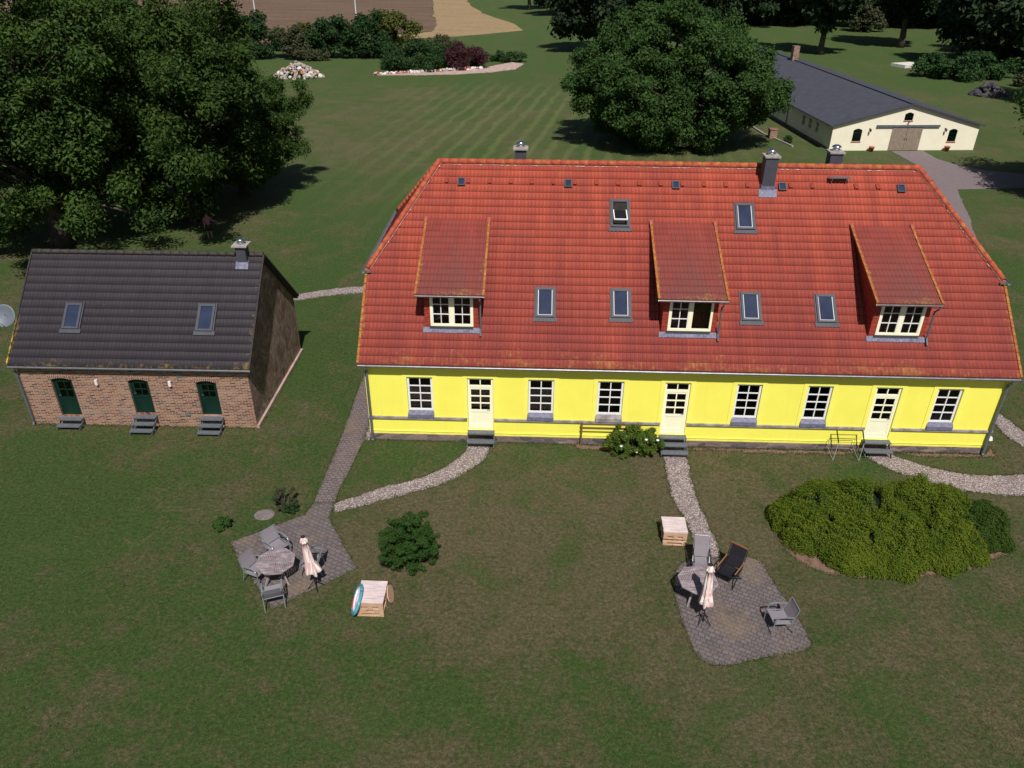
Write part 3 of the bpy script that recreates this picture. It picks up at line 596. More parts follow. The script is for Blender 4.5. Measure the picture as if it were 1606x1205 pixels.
# roof windows
def on_front(x,s,h): 
    p=Vector((x,-OV,EZ))+Sf*s+Nf*h; return tuple(p)
def skylight(xc,ytop,ybot,w=.72,open_=False,label=None,O=None,Sv=None,Nv=None,parent=H,off=.04,y0=-OV,cosA=math.cos(AL),big=True):
    O=O or Vector((0,-OV,EZ));Sv=Sv or Sf;Nv=Nv or Nf
    s0=(ybot-y0)/cosA;s1=(ytop-y0)/cosA
    T=lambda x,s,h:tuple(O+Vector((x,0,0))+Sv*s+Nv*h)
    x0,x1=xc-w/2,xc+w/2; mb=MB()
    def bx(a,b,c,d,h0,h1): mb.add([T(x,s,h) for h in (h0,h1) for s in (c,d) for x in (a,b)],[(0,2,3,1),(4,5,7,6),(0,1,5,4),(2,6,7,3),(0,4,6,2),(1,3,7,5)])
    f=.085 if big else .04
    bx(x0,x0+f,s0,s1,0,.13);bx(x1-f,x1,s0,s1,0,.13);bx(x0+f,x1-f,s0,s0+f,0,.127);bx(x0+f,x1-f,s1-f*1.3,s1,0,.133)
    w_=mb.build('roof_window',M['zincdark'],parent)
    if label: w_['label']=label
    fl=MB(); 
    def bf(a,b,c,d,h0,h1): fl.add([T(x,s,h) for h in (h0,h1) for s in (c,d) for x in (a,b)],[(0,2,3,1),(4,5,7,6),(0,1,5,4),(2,6,7,3),(0,4,6,2),(1,3,7,5)])
    if big: bf(x0-.10,x1+.10,s0-.17,s0-.003,.045,.068);bf(x0-.05,x0-.003,s0,s1+.05,.04,.075);bf(x1+.003,x1+.05,s0,s1+.05,.04,.075);fl.build('flashing',M['zincdark'],w_)
    if not open_:
        MB().add([T(x0+f,s0+f,.10),T(x1-f,s0+f,.10),T(x1-f,s1-f,.10),T(x0+f,s1-f,.10)],[(0,1,2,3)]).build('glass',M['skyglass'],w_)
        if big and parent is H:
            sm=MB();
            for a in (x0+f,x1-f-.02): sm.add([T(x,s,h) for h in (.095,.112) for s in (s0+f,s1-f) for x in (a,a+.02)],[(0,2,3,1),(4,5,7,6),(0,1,5,4),(2,6,7,3),(0,4,6,2),(1,3,7,5)])
            sm.add([T(x,s,h) for h in (.095,.112) for s in (s0+f,s0+f+.02) for x in (x0+f+.02,x1-f-.02)],[(0,2,3,1),(4,5,7,6),(0,1,5,4),(2,6,7,3),(0,4,6,2),(1,3,7,5)])
            sm.build('inner_frame',M['white'],w_)
    else:
        # dark sheet standing in for the unlit room, and a sash pivoted about its middle
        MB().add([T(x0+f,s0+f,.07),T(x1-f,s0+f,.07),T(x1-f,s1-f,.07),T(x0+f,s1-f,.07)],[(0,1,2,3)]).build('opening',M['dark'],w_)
        sm=(s0+s1)/2; ca,sa=math.cos(R_(28)),math.sin(R_(28)); sb=MB();h=(s1-s0)/2-f
        def T2(x,q,k): return T(x,sm+q*ca+k*sa,.12-q*sa*-1*-1+k*ca)
        def b2(a,b,c,d,k0,k1): sb.add([T2(x,q,k) for k in (k0,k1) for q in (c,d) for x in (a,b)],[(0,2,3,1),(4,5,7,6),(0,1,5,4),(2,6,7,3),(0,4,6,2),(1,3,7,5)])
        b2(x0+f,x0+f+.04,-h,h,0,.04);b2(x1-f-.04,x1-f,-h,h,0,.04);b2(x0+f+.04,x1-f-.04,-h,-h+.05,0,.04);b2(x0+f+.04,x1-f-.04,h-.05,h,0,.04)
        sa_=sb.build('sash',M['white'],w_)
        MB().add([T2(x0+f+.04,-h+.05,.02),T2(x1-f-.04,-h+.05,.02),T2(x1-f-.04,h-.05,.02),T2(x0+f+.04,h-.05,.02)],[(0,1,2,3)]).build('glass',M['glass'],w_)
    return w_
for x,a,b in ((6.93,2.16,1.23),(9.85,2.16,1.26),(14.83,2.13,1.25),(17.69,2.11,1.24),(14.85,5.03,4.16)): skylight(x,a,b)
skylight(9.87,5.09,4.17,open_=True,label='roof window with its sash tilted open')
for x in (3.41,7.78,12.15,16.45,21.2): skylight(x,5.76,5.5,.3,big=False)
# vent tiles
x=2.81
skip=[3.41,7.78,12.15,16.45,21.2,15.85,18.7]
while x<21.8:
    if all(abs(x-q)>.25 for q in skip):
        m=MB(); T=lambda a,s,h:tuple(Vector((0,-OV,EZ))+Vector((a,0,0))+Sf*s+Nf*h); s=(5.60+OV)/math.cos(AL)
        m.add([T(x-.085,s,.03),T(x+.085,s,.03),T(x+.07,s,.11),T(x-.07,s,.11),T(x-.085,s+.26,.05),T(x+.085,s+.26,.05)],[(0,1,2,3),(3,2,5,4),(0,3,4),(1,5,2)])
        m.build('vent_tile',M['venttile'],H)
    x+=.8745
# roof step
T=lambda a,s,h:tuple(Vector((0,-OV,EZ))+Vector((a,0,0))+Sf*s+Nf*h); s=(5.9+OV)/math.cos(AL)
m=MB(); p0=Vector(T(18.3,s,.22)); m.box(18.3,19.15,p0.y-.14,p0.y+.12,p0.z,p0.z+.035)
for x in (18.42,19.0): m.beam((x,p0.y,p0.z),T(x,s,.04),.03,.03);m.beam((x,p0.y-.12,p0.z),T(x,s-.15,.04),.03,.03)
m.build('roof_step',M['zinc'],H)
# chimneys
def chimney(x,y,zb,zt,w=.5,dp=.5,flash=False,parent=H,cw=.62,bodym=None,steel=True):
    c=MB().box(x-w/2,x+w/2,y-dp/2,y+dp/2,zb,zt).build('chimney',bodym or M['zincdark'],parent)
    if steel:
        MB().box(x-cw/2,x+cw/2,y-cw/2,y+cw/2,zt+.003,zt+.07).build('cap',M['concrete'],c)
        MB().lathe([(.15,0),(.15,.08),(.12,.10),(.12,.14),(.19,.15),(.17,.20),(.10,.24),(.03,.25)],(x,y,zt+.073),16).build('cowl',M['steel'],c,True)
    return c
chimney(5.80,7.05,8.4,10.02,.46,.46)
c2=chimney(15.84,5.72,8.5,10.16,.50,.52)
fl=MB(); yb=5.72-.26; zb=EZ+(yb+OV)*TA
fl.box(15.84-.36,15.84+.36,yb-.26,yb-.003,0,.0001) if 0 else None
fl.add([(15.48,yb-.22,zb-.22*TA+.06),(16.20,yb-.22,zb-.22*TA+.06),(16.20,yb,zb+.14),(15.48,yb,zb+.14)],[(0,1,2,3)])
fl.box(15.56,15.587,yb-.01,6.2,zb-.1,zb+.3); fl.box(16.093,16.12,yb-.01,6.2,zb-.1,zb+.3)
fl.box(15.587,16.093,yb-.03,yb-.004,zb-.05,zb+.25); fl.build('flashing',M['leadgrey'],c2)
chimney(18.84,7.05,8.4,10.05,.50,.5)
# dormers
def dormer(xc,idx):
    D=None; nw=.12 if idx==2 else 0
    fx0,fx1=xc-1.02,xc+1.02; yf=.80; zf=EZ+(yf+OV)*TA+.02; rx0,rx1=xc-1.25+nw,xc+1.23-nw/2; yt,zt_=4.32,EZ+(4.32+OV)*TA+.06; ye=.47; ze=6.17
    sv=Vector((0,yt-ye,zt_-ze)); nrm=Vector((1,0,0)).cross(sv).normalized(); slope=sv.z/sv.y
    ztop=ze+(yf-ye)*slope-.14
    D=MB()
    PD=lambda x,z,d:(x,yf+d,z)
    wx0,wx1,wz0,wz1=xc-.80,xc+.84,4.76,ztop-.03
    wall(D,fx0,fx1,zf,ztop,[(wx0,wx1,wz0,wz1,0)],PD,.1)
    for x,sg in ((fx0,-1),(fx1,1)):
        yb=yt-.25; q=[(x,yf,zf),(x,yf,ztop),(x,yb,ztop+(yb-yf)*slope),]
        D.add(q,[(0,1,2) if sg<0 else (2,1,0)])
        for k in range(1,8):   # cheek boards
            z=zf+k*.17
            if z<ztop-.04: 
                ymax=min((z-EZ)/TA-OV, yb); ymax=max(ymax,yf+.05); D.box(x-.012 if sg<0 else x,x if sg<0 else x+.012,yf-.01,ymax,z-.008,z+.012)
                if z>wz0: D.box(fx0,wx0-.001,yf-.012,yf,z-.008,z+.012) if sg<0 else D.box(wx1+.001,fx1,yf-.012,yf,z-.008,z+.012)
    d=D.build('dormer',M['redwood'],H)
    framed_window('window',wx0,wx1,wz0,wz1,PD,d,M['cream'],2,[],fr=.085,mun=.12,d0=-.03,d1=.06,midpost=.16)
    # inner sashes with glazing bars
    for a,b in ((wx0+.085,xc+.02-.08),(xc+.02+.08,wx1-.085)):
        op=(idx==1 and a>xc)
        if not op:
            s=MB(); z0,z1=wz0+.085,wz1-.085
            s.box((a+b)/2-.015,(a+b)/2+.015,yf-.01,yf+.028,z0,z1)
            for t in (1/3,2/3): s.box(a,b,yf-.006,yf+.024,z0+(z1-z0)*t-.014,z0+(z1-z0)*t+.014)
            for p,q in ((a,a+.03),(b-.03,b)): s.box(p,q,yf-.015,yf+.032,z0,z1)
            s.build('glazing_bars',M['white'],d)
    # flashing and sill
    g=MB(); g.box(fx0+.18,fx1-.2,yf-.05,yf-.005,wz0-.12,wz0-.002); g.box(fx0+.18,fx1-.2,yf-.03,yf-.003,zf,wz0-.12); g.build('sill',M['zincdark'],d)
    a=Vector((fx0-.08,yf-.24,EZ+(yf-.24+OV)*TA+.075));b=Vector((fx1+.08,yf-.24,EZ+(yf-.24+OV)*TA+.075)); g=MB()
    n=40;vs=[]; a.z=EZ+(yf-.13+OV)*TA+.07
    for k in range(n+1):
        x=a.x+(b.x-a.x)*k/n; h=.012*math.cos(k*math.pi*.9)
        vs+=[(x,yf-.13-.02*(k%2),a.z+h),(x,yf-.004,zf+.10)]
    g.add(vs,[(2*k,2*k+2,2*k+3,2*k+1) for k in range(n)]); g.build('lead_apron',M['leadgrey'],d)
    rl=sv.length
    tile_roof('dormer_roof',(rx0,ye,ze),(1,0,0),sv,rx1-rx0,rl,rl/12,M['tile_dorm'],d,seed=10+idx)
    k2=MB(); k2.slab([(rx0,ye,ze-.01),(rx1,ye,ze-.01),(rx1,yt,zt_-.01),(rx0,yt,zt_-.01)],nrm,.09)
    k2.build('roof_board',M['redwood'],d)
    for x in (rx0-.03,rx1+.03):
        v=MB(); v_n=9
        for k in range(v_n): p=Vector((x,ye,ze+.03))+sv*(k/v_n)-Vector((0,.02,0)); q=Vector((x,ye,ze+.02))+sv*((k+.98)/v_n); v.beam(p,q,.085,.08)
        v.build('verge_tiles',M['verge'],d)
    for x in (rx0-.03,rx1+.03): pt=MB(); pt.beam(Vector((x,yt-.22,zt_+.0-.22*slope+.05)),Vector((x,yt+.02,zt_+.07)),.12,.09); pt.build('verge_cap',M['terracotta'],d)
    g=MB(); gutter(g,(rx0-.06,ye-.05,ze-.02),(rx1+.06,ye-.05,ze-.02),.055); g.build('gutter',M['zinc'],d)
    p=MB(); x=fx1+.1; p.tube([(x,ye-.05,ze-.07),(x,ye-.04,ze-.16),(x,yf-.1,ze-.38),(x,yf-.1,zf+.12),(x,yf-.16,zf+.02),(x,yf-.28,zf-.12)],.035,8,True); p.build('downpipe',M['downpipe'],d)
for i,xc in enumerate((3.36,12.38,20.19)): dormer(xc,i)

# ================================================================== BRICK HOUSE
B=empty('brick_cottage',(-14.15,.491,0),.009,'small brick cottage with dark tiled roof and three green doors','cottage')
BW=9.30;BD=6.862;BE=2.858;BO=.198;BR=6.259;BV=.172; bt=(BR-BE)/(BD/2+BO);ba=math.atan(bt)
bd=[(1.22,2.08,.42,2.22),(4.36,5.18,.58,2.22),(7.12,7.94,.55,2.20)]
mb=MB(); wall(mb,0,BW,0,BE+BO*bt-.05,[(a,b,c,d,.08) for a,b,c,d in bd],PF,.16)
zt=BE+BO*bt-.05
mb.add([(0,0,0),(0,0,zt),(0,BD/2,BR-.1),(0,BD,zt),(0,BD,0)],[(0,1,2,3,4)])
mb.add([(BW,BD,0),(0,BD,0),(0,BD,zt),(BW,BD,zt)],[(0,1,2,3)])
mb.build('brick_wall',M['brick'],B)
MB().box(.05,BW-.05,.3,BD-.05,.3,.35).build('floor',M['dark'],B)
mb=MB(); mb.add([(BW,0,0),(BW,BD,0),(BW,BD,zt),(BW,BD/2,BR-.1),(BW,0,zt)],[(0,1,2,3,4)]); mb.build('gable_wall',M['rough'],B)
mb=MB(); mb.box(BW+.002,BW+.10,-.02,BD+.02,-.05,.14); mb.build('plinth_strip',M['sand'],B)
for a,b,c,d in bd:
    m=MB(); n=9;z=d-.08
    for k in range(n):
        t0=k/n;t1=(k+.88)/n;X0=a-.10+(b-a+.2)*t0;X1=a-.10+(b-a+.2)*t1
        f=lambda t:d-.08+.085*math.sin(math.pi*min(1,max(0,(t*(b-a+.2)-.1)/(b-a))))
        m.add([(X0,-.018,f(t0)+.005),(X1,-.018,f(t1)+.005),(X1,-.018,f(t1)+.24),(X0,-.018,f(t0)+.24),(X0,.0,f(t0)+.005),(X1,.0,f(t1)+.005),(X1,.0,f(t1)+.24),(X0,.0,f(t0)+.24)],[(0,1,2,3),(0,4,5,1),(3,2,6,7),(1,5,6,2),(0,3,7,4)])
    m.build('door_arch',M['archbrick'],B)
    D=MB(); D.box(a,a+.06,.10,.16,c,d-.0);D.box(b-.06,b,.10,.16,c,d);D.box(a+.06,b-.06,.10,.16,d-.12,d-.0)
    x0,x1=a+.06,b-.06; D.box(x0,x0+.1,.12,.165,c,d-.12);D.box(x1-.1,x1,.12,.165,c,d-.12);D.box(x0+.1,x1-.1,.12,.165,c,c+.16);D.box(x0+.1,x1-.1,.12,.165,c+.72,c+.84);D.box(x0+.1,x1-.1,.12,.165,d-.24,d-.12);D.box(x0+.1,x1-.1,.135,.16,c+.16,c+.72)
    zm=(c+.84+d-.24)/2; D.box(x0+.1,x1-.1,.125,.16,zm-.02,zm+.02); xm=(x0+x1)/2; D.box(xm-.018,xm+.018,.127,.158,c+.84,d-.24)
    do=D.build('door',M['green'],B); MB().add([(x0+.08,.15,c+.8),(x1-.08,.15,c+.8),(x1-.08,.15,d-.2),(x0+.08,.15,d-.2)],[(0,1,2,3)]).build('glass',M['glass'],do)
    MB().tube([(x0+.05,.12,c+.95),(x0+.05,.07,c+.95),(x0+.15,.07,c+.95)],.012,6).build('handle',M['steel'],do)
    st=MB(); n=2 if a<2 else 3
    for k in range(n): tread(st,a-.05,b+.05,-.26*(k+1),-.26*k-.02,c-.03-k*.17)
    for x in (a-.05,b+.03): st.beam((x+.012,-.03,c-.1),(x+.012,-.26*n+.02,.05),.022,.1)
    st.build('steps',M['grate'],B)
sfB=Vector((0,math.cos(ba),math.sin(ba)));nfB=Vector((0,-math.sin(ba),math.cos(ba)));BL=(BD/2+BO)/math.cos(ba)
tile_roof('front_roof',(-BV,-BO,BE),(1,0,0),sfB,BW+2*BV,BL,BL/14,M['tile_dark'],B,amp=.004,lip=.014,seed=31)
tile_roof('rear_roof',(BW+BV,BD+BO,BE),(-1,0,0),(0,-math.cos(ba),math.sin(ba)),BW+2*BV,BL,BL/14,M['tile_dark'],B,amp=.004,lip=.014,seed=32)
dk=MB(); dk.slab(sl([(-BV,-BO,BE),(BW+BV,-BO,BE),(BW+BV,BD/2,BR),(-BV,BD/2,BR)]),nfB,.1); dk.slab(sl([(BW+BV,BD+BO,BE),(-BV,BD+BO,BE),(-BV,BD/2,BR),(BW+BV,BD/2,BR)]),(0,math.sin(ba),math.cos(ba)),.1); dk.build('roof_deck',M['ridge_dark'],B)
rg=MB(); barrel(rg,(-BV,BD/2,BR+.02),(BW+BV,BD/2,BR+.02),.11); rg.build('ridge_tiles',M['ridge_dark'],B,True)
VB=[]
for x,mm in ((-BV-.02,0),(BW+BV+.02,1)):
    for ya,yb in ((-BO,BD/2),(BD+BO,BD/2)):
        vg=MB(); VB.append(vg)
        for k in range(12):
            za=BE+(BR-BE)*k/12;zb=BE+(BR-BE)*(k+.99)/12; vg.beam((x,ya+(yb-ya)*k/12,za+.03),(x,ya+(yb-ya)*(k+.99)/12,zb+.02),.06,.08)
def m_vd():
    k=NT('charcoal_verge'); X,Y,Z=xyz(k); n=k.noise(5,5,.7); f=k.math('MULTIPLY',k.smooth(n,.4,.6),k.math('MULTIPLY',k.smooth(Z,4.6,3.),k.smooth(X,4,0))); return k.out(k.mix(f,(.04,.034,.033),(.50,.36,.03)),.85,n,.3,.01)
mvd=m_vd()
for vg in VB: vg.build('verge_tiles',mvd,B)
g=MB(); gutter(g,(-BV-.03,-BO-.05,BE-.02),(BW+BV+.03,-BO-.05,BE-.02),.065); g.build('gutter',M['zinc'],B)
p=MB(); p.tube([(.06,-BO-.05,BE-.07),(.06,-BO-.04,BE-.15),(-.02,-.08,BE-.36),(-.02,-.08,.15),(-.02,-.14,.03)],.05,8); p.build('downpipe',M['downpipe'],B)
for x,a,b in ((2.08,2.255-.491,1.44-.491),(7.50,2.29-.491,1.44-.491)): skylight(x,a,b,.66,O=Vector((0,-BO,BE)),Sv=sfB,Nv=nfB,parent=B,y0=-BO,cosA=math.cos(ba))
c=chimney(8.66,BD/2-.12,5.7,6.72,.40,.42,parent=B,cw=.62)
fl=MB(); yb=BD/2-.12-.21; zb=BE+(yb+BO)*bt; fl.add([(8.40,yb-.18,zb-.18*bt+.06),(8.92,yb-.18,zb-.18*bt+.06),(8.92,yb-.003,zb+.12),(8.40,yb-.003,zb+.12)],[(0,1,2,3)]); fl.box(8.40,8.457,yb,yb+.3,zb,zb+.14);fl.box(8.863,8.92,yb,yb+.3,zb,zb+.14); fl.build('flashing',M['leadgrey'],c)
for x in (3.12,6.10):
    m=MB(); m.box(x-.05,x+.05,-.11,-.02,1.97,2.2); m.box(x-.03,x+.03,-.02,0,2.02,2.1); m.build('wall_lamp',M['render_white'],B)
for x,z in ((6.52,2.43),(6.52,.62)):
    m=MB(); m.box(x-.11,x+.11,-.02,0,z-.09,z+.09)
    for k in range(4): m.box(x-.1,x+.1,-.03,-.02,z-.07+k*.04,z-.05+k*.04)
    m.build('vent_cover',M['zinc'],B)
# satellite dish
DS=empty('satellite_dish',(-14.30,1.95,3.6),0,'grey satellite dish at the left edge of the brick cottage roof','dish')
m=MB(); dn=Vector((.12,-.85,.45)).normalized(); ax=dn.cross(Vector((0,0,1))).normalized(); bx_=ax.cross(dn); c0=Vector((-.62,-.15,.72)); vs=[];n=24
for i in range(7):
    rr_=.44*i/6
    for k in range(n): t=2*math.pi*k/n; vs.append(c0+ax*rr_*math.cos(t)+bx_*rr_*math.sin(t)*1.06+dn*(rr_**2*.45-.08))
fs=[(i*n+k,i*n+(k+1)%n,(i+1)*n+(k+1)%n,(i+1)*n+k) for i in range(6) for k in range(n)]
m.add(vs,fs); d=m.build('reflector',M['dish'],DS,True); sm=d.modifiers.new('s','SOLIDIFY'); sm.thickness=.012
MB().tube([c0-dn*.08,c0-dn*.22,(-.20,.0,.25),(.0,0,-.08)],.022,8).build('mast',M['zinc'],DS)
m=MB(); m.tube([c0-bx_*.4,c0-bx_*.30+dn*.42],.014,6); m.tube([c0-bx_*.28+dn*.40,c0-bx_*.22+dn*.52],.035,8); m.build('feed_arm',M['render_white'],DS)

# ================================================================== BARN
K=empty('long_barn',(34.79,51.393,0),.081,'long cream barn with a low grey roof and sliding wooden doors','barn')
KW=14.423;KE=2.368;KR=4.268;KL=44.
kops=[(2.05,2.92,.86,2.07,.16),(11.52,12.36,.80,2.02,.16),(6.76,7.60,2.80,3.55,.16),(5.9,8.75,0.02,2.1,0)]
mb=MB(); wall(mb,0,KW,0,KE-.05,[kops[0],kops[1],kops[3]],PF,.14)
ka,kb,kc,kd,kr=kops[2]; ss=(KR-KE)/(KW/2); zz=lambda x:KE-.05+ss*min(x,KW-x)
for a,b in ((0,ka),(kb,KW)):
    mb.add([(a,0,KE-.05),(b,0,KE-.05),(b,0,zz(b)),(a,0,zz(a))],[(0,1,2,3)] )
mb.add([(ka,0,KE-.05),(kb,0,KE-.05),(kb,0,kc),(ka,0,kc)],[(0,1,2,3)]); mb.add([(ka,0,kd),(kb,0,kd),(kb,0,zz(kb)),(KW/2,0,zz(KW/2)),(ka,0,zz(ka))],[(0,1,2,3,4)])
tmp=MB(); wall(tmp,ka,kb,kc,kd,[(ka,kb,kc,kd,kr)],PF,.14); mb.add(tmp.v,tmp.f)
sw=[(3.35,4.1),(5.15,5.95),(6.9,7.7),(12.5,13.4),(14.2,15.0),(20,20.9),(22,22.9),(28,28.9),(30,30.9)]
PS=lambda t,z,d:(d,KL-t,z)
wall(mb,0,KL,0,KE-.02,[(KL-b,KL-a,.98,1.98,0) for a,b in sw],PS,.12)
mb.add([(KW,0,0),(KW,KL,0),(KW,KL,KE),(KW,0,KE)],[(0,1,2,3)]); mb.add([(KW,KL,0),(0,KL,0),(0,KL,KE),(KW/2,KL,KR),(KW,KL,KE)],[(0,1,2,3,4)])
mb.build('wall',M['barncream'],K)
MB().box(.1,KW-.1,.2,KL-.2,.0,.03).build('floor',M['dark'],K)
mb=MB(); mb.box(-.04,-.003,0,KL,0,.22);mb.build('plinth',M['stone'],K)
for a,b,c_,d,r_ in kops[:3]:
    w=framed_window('window',a,b,c_,d,PF,K,M['green'],3,[.33,.66],fr=.05,mun=.03,d0=.06,d1=.11,rise=r_)
    MB().box(a-.05,b+.05,-.05,.03,c_-.07,c_-.004).build('sill',M['terracotta'],w)
for a,b in sw:
    w=framed_window('window',KL-b,KL-a,.98,1.98,PS,K,M['white'],2,[.5],fr=.06,mun=.04,d0=.04,d1=.1)
    MB().box(-.07,.02,a-.05,b+.05,.91,.977).build('sill',M['white'],w)
for a,b in ((5.84,7.30),(7.32,8.82)):
    m=MB(); n=9
    for k in range(n): x=a+(b-a)*k/n; m.box(x,x+(b-a)/n-.012,-.075,-.035,.03,2.16)
    for z in (.3,1.1,1.9): m.box(a+.02,b-.02,-.034,-.006,z-.06,z+.06)
    d=m.build('barn_door',M['barndoor'],K)
    MB().box((b-.12) if a<6 else a+.08,(b-.08) if a<6 else a+.12,-.11,-.077,.95,1.2).build('handle',M['blackmetal'],d)
MB().box(4.19,10.43,-.14,-.004,2.2,2.40).build('door_rail',M['downpipe'],K)
for x in (3.6,11.05):
    m=MB(); m.box(x-.05,x+.05,-.05,0,1.95,2.1); m.tube([(x,-.05,2.02),(x,-.2,2.1),(x,-.24,2.02)],.015,6); m.lathe([(.03,0),(.1,-.1),(.08,-.28),(.02,-.3)],(x,-.24,2.1),8); m.build('wall_lamp',M['blackmetal'],K)
m=MB(); m.lathe([(.03,0),(.09,-.08),(.03,-.12)],(7.25,-.12,2.72),8); m.box(7.22,7.28,-.12,0,2.7,2.73); m.build('wall_lamp',M['blackmetal'],K)
ro=.35; mb=MB(); sn=Vector((-ss,0,1)).normalized()
mb.slab([(-ro,-.25,KE-ro*ss+.12),(KW/2,-.25,KR+.12),(KW/2,KL+.25,KR+.12),(-ro,KL+.25,KE-ro*ss+.12)],Vector((-ss,0,1)),.12)
mb.slab([(KW/2,-.25,KR+.12),(KW+ro,-.25,KE-ro*ss+.12),(KW+ro,KL+.25,KE-ro*ss+.12),(KW/2,KL+.25,KR+.12)],Vector((ss,0,1)),.12)
mb.build('roof',M['bitumen'],K)
m=MB(); m.beam((-ro,-.27,KE-ro*ss+.06),(KW/2,-.27,KR+.06),.03,.15);m.beam((KW/2,-.27,KR+.06),(KW+ro,-.27,KE-ro*ss+.06),.03,.15); m.build('verge_board',M['zincdark'],K)
m=MB(); m.beam((KW/2,-.25,KR+.135),(KW/2,KL,KR+.135),.5,.04); m.build('ridge_cap',M['zincdark'],K)
MB().box(KW/2-.5,KW/2+.25,30.3,31.1,KR-.1,KR+1.75).build('chimney',M['brick'],K)
MB().tube([(-ro+.05,11.7,KE-.1),(-.08,11.7,KE-.4),(-.08,11.7,.1)],.05,8).build('downpipe',M['downpipe'],K)
g=MB(); gutter(g,(-ro-.06,KL,KE-.05),(-ro-.06,-.2,KE-.05),.06); g.build('gutter',M['downpipe'],K)
cB,sB=math.cos(.081),math.sin(.081)
def kw(x,y): return (34.79+x*cB-y*sB,51.393+x*sB+y*cB)
for i,x in enumerate((3.98,11.5)):
    px,py=kw(x,-.45); o=MB().lathe([(.17,0),(.25,.38),(.28,.40),(.28,.46),(.24,.46),(.22,.40),(.05,.38)],(0,0,0),16).build('flower_pot',M['terracotta'],None,True); o.location=(px,py,0)
    setp(o,['round terracotta pot under the left barn window','round terracotta pot under the right barn window'][i],'pot','terracotta pots along the barn gable')
# brick pedestal + edging left of barn
o=MB().box(-.38,.38,-.3,.3,0,.85).box(-.44,.44,-.36,.36,.85,.97).build('brick_pedestal',M['brick']); o.location=(30.65,56.6,0); o.rotation_euler.z=.1; setp(o,'low orange brick pedestal on the lawn beside the barn','pedestal')
m=MB(); pts=[(29.3,63.5),(29.87,61.8),(30.2,58.5),(30.9,55.8),(31.67,52.7)]
for a,b in zip(pts,pts[1:]): m.beam((*a,.06),(*b,.06),.18,.16)
setp(m.build('garden_kerb',M['concrete']),'narrow concrete kerb running over the grass beside the barn','kerb')

# ================================================================== VEGETATION
def unit(r,n):
    v=r.normal(size=(n,3)); return v/np.linalg.norm(v,axis=1)[:,None]
def leaf_quads(C,Nrm,size,r,asp=.5,up=.4):
    n=len(C); N=Nrm*.6+unit(r,n)*.7+np.array([0,0,up]); N/=np.linalg.norm(N,axis=1)[:,None]
    T=np.cross(N,unit(r,n)); T/=np.linalg.norm(T,axis=1)[:,None]+1e-9; Bn=np.cross(N,T)
    s=(size*r.uniform(.6,1.3,n))[:,None]
    V=np.stack([C-T*s,C-Bn*s*asp+N*s*.12,C+T*s,C+Bn*s*asp+N*s*.12],1).reshape(-1,3)
    return V,np.arange(n*4).reshape(-1,4)
def crown(seed,Rx,Ry,Rz,zc,ncl,nl,size,clr=(.15,.26),zmin=None,shell=.55,lump=.22,flat=.7,asp=.5,skew=(0,0)):
    r=np.random.RandomState(seed); U=unit(r,ncl*3); ph=r.uniform(0,6.28,6)
    rad=r.uniform(shell**3,1,len(U))**(1/3)
    f=1+lump*(np.sin(3*U[:,0]*2+ph[0])*np.sin(3*U[:,1]*2+ph[1])+.7*np.sin(5*U[:,2]+ph[2]+4*U[:,0]))
    P=U*(rad*f)[:,None]*np.array([Rx,Ry,Rz])*.86
    P[:,2]+=zc; P[:,0]+=skew[0]*(P[:,2]-zc)/Rz
    if zmin is not None: P=P[P[:,2]>zmin]
    P=P[:ncl]; n=len(P); Rm=(Rx+Ry+Rz)/3; cr=r.uniform(clr[0],clr[1],n)*Rm
    k=r.randint(0,n,nl); D=unit(r,nl); D[:,2]=np.abs(D[:,2])*np.where(r.rand(nl)<.64,1,-1)
    fr_=1+.35*np.sin(D[:,0]*7+k)*np.sin(D[:,1]*7+k*1.7)*np.sin(D[:,2]*6+k*.6); q=r.uniform(.3,1.,nl)**.7*1.12*fr_
    C=P[k]+D*(q*cr[k])[:,None]*np.array([1,1,flat])
    C+=r.normal(size=C.shape)*.10*cr[k][:,None]
    V,F=leaf_quads(C,D,size,r,asp); return V,F,P
def trunk_mb(P,h0,r0,seed,base_z,lean=(0,0),nb=40):
    rn=random.Random(seed); mb=MB(); top=max(p[2] for p in P)*.8
    pts=[];rad=[];n=9
    for i in range(n+1):
        t=i/n; pts.append((lean[0]*t+rn.uniform(-.1,.1)*(i>0),lean[1]*t+rn.uniform(-.1,.1)*(i>0),-.1+t*top)); rad.append(r0*(1.35 if i==0 else 1)*(1-t)**.7+.04)
    mb.tube(pts,rad,10)
    sel=list(range(len(P))); rn.shuffle(sel)
    for j in sel[:nb]:
        p=Vector(P[j]); z=min(max(base_z,p.z*rn.uniform(.35,.7)),top*.9); t=z/top; a=Vector((lean[0]*t,lean[1]*t,z)); r1=max(.05,r0*.42*(1-t*.6))
        m=a.lerp(p,.5)+Vector((rn.uniform(-.5,.5),rn.uniform(-.5,.5),rn.uniform(-.2,.7)))
        mb.tube([a,a.lerp(m,.5)+Vector((0,0,.15)),m,p],[r1,r1*.75,r1*.5,.02],6)
    return mb
def tree(name,loc,label,cat,seed,Rx,Ry,Rz,zc,ncl,nl,size,leaf,tr=.4,base=2.,zmin=1.,group=None,lean=(0,0),nb=40,rz=0,**kw_):
    t=empty(name,loc,rz,label,cat,group)
    V,F,P=crown(seed,Rx,Ry,Rz,zc,ncl,nl,size,zmin=zmin,**kw_)
    np_mesh('crown',V,F,leaf,t); trunk_mb(P,0,tr,seed,base,lean,nb).build('trunk',M['bark'],t,True)
    return t
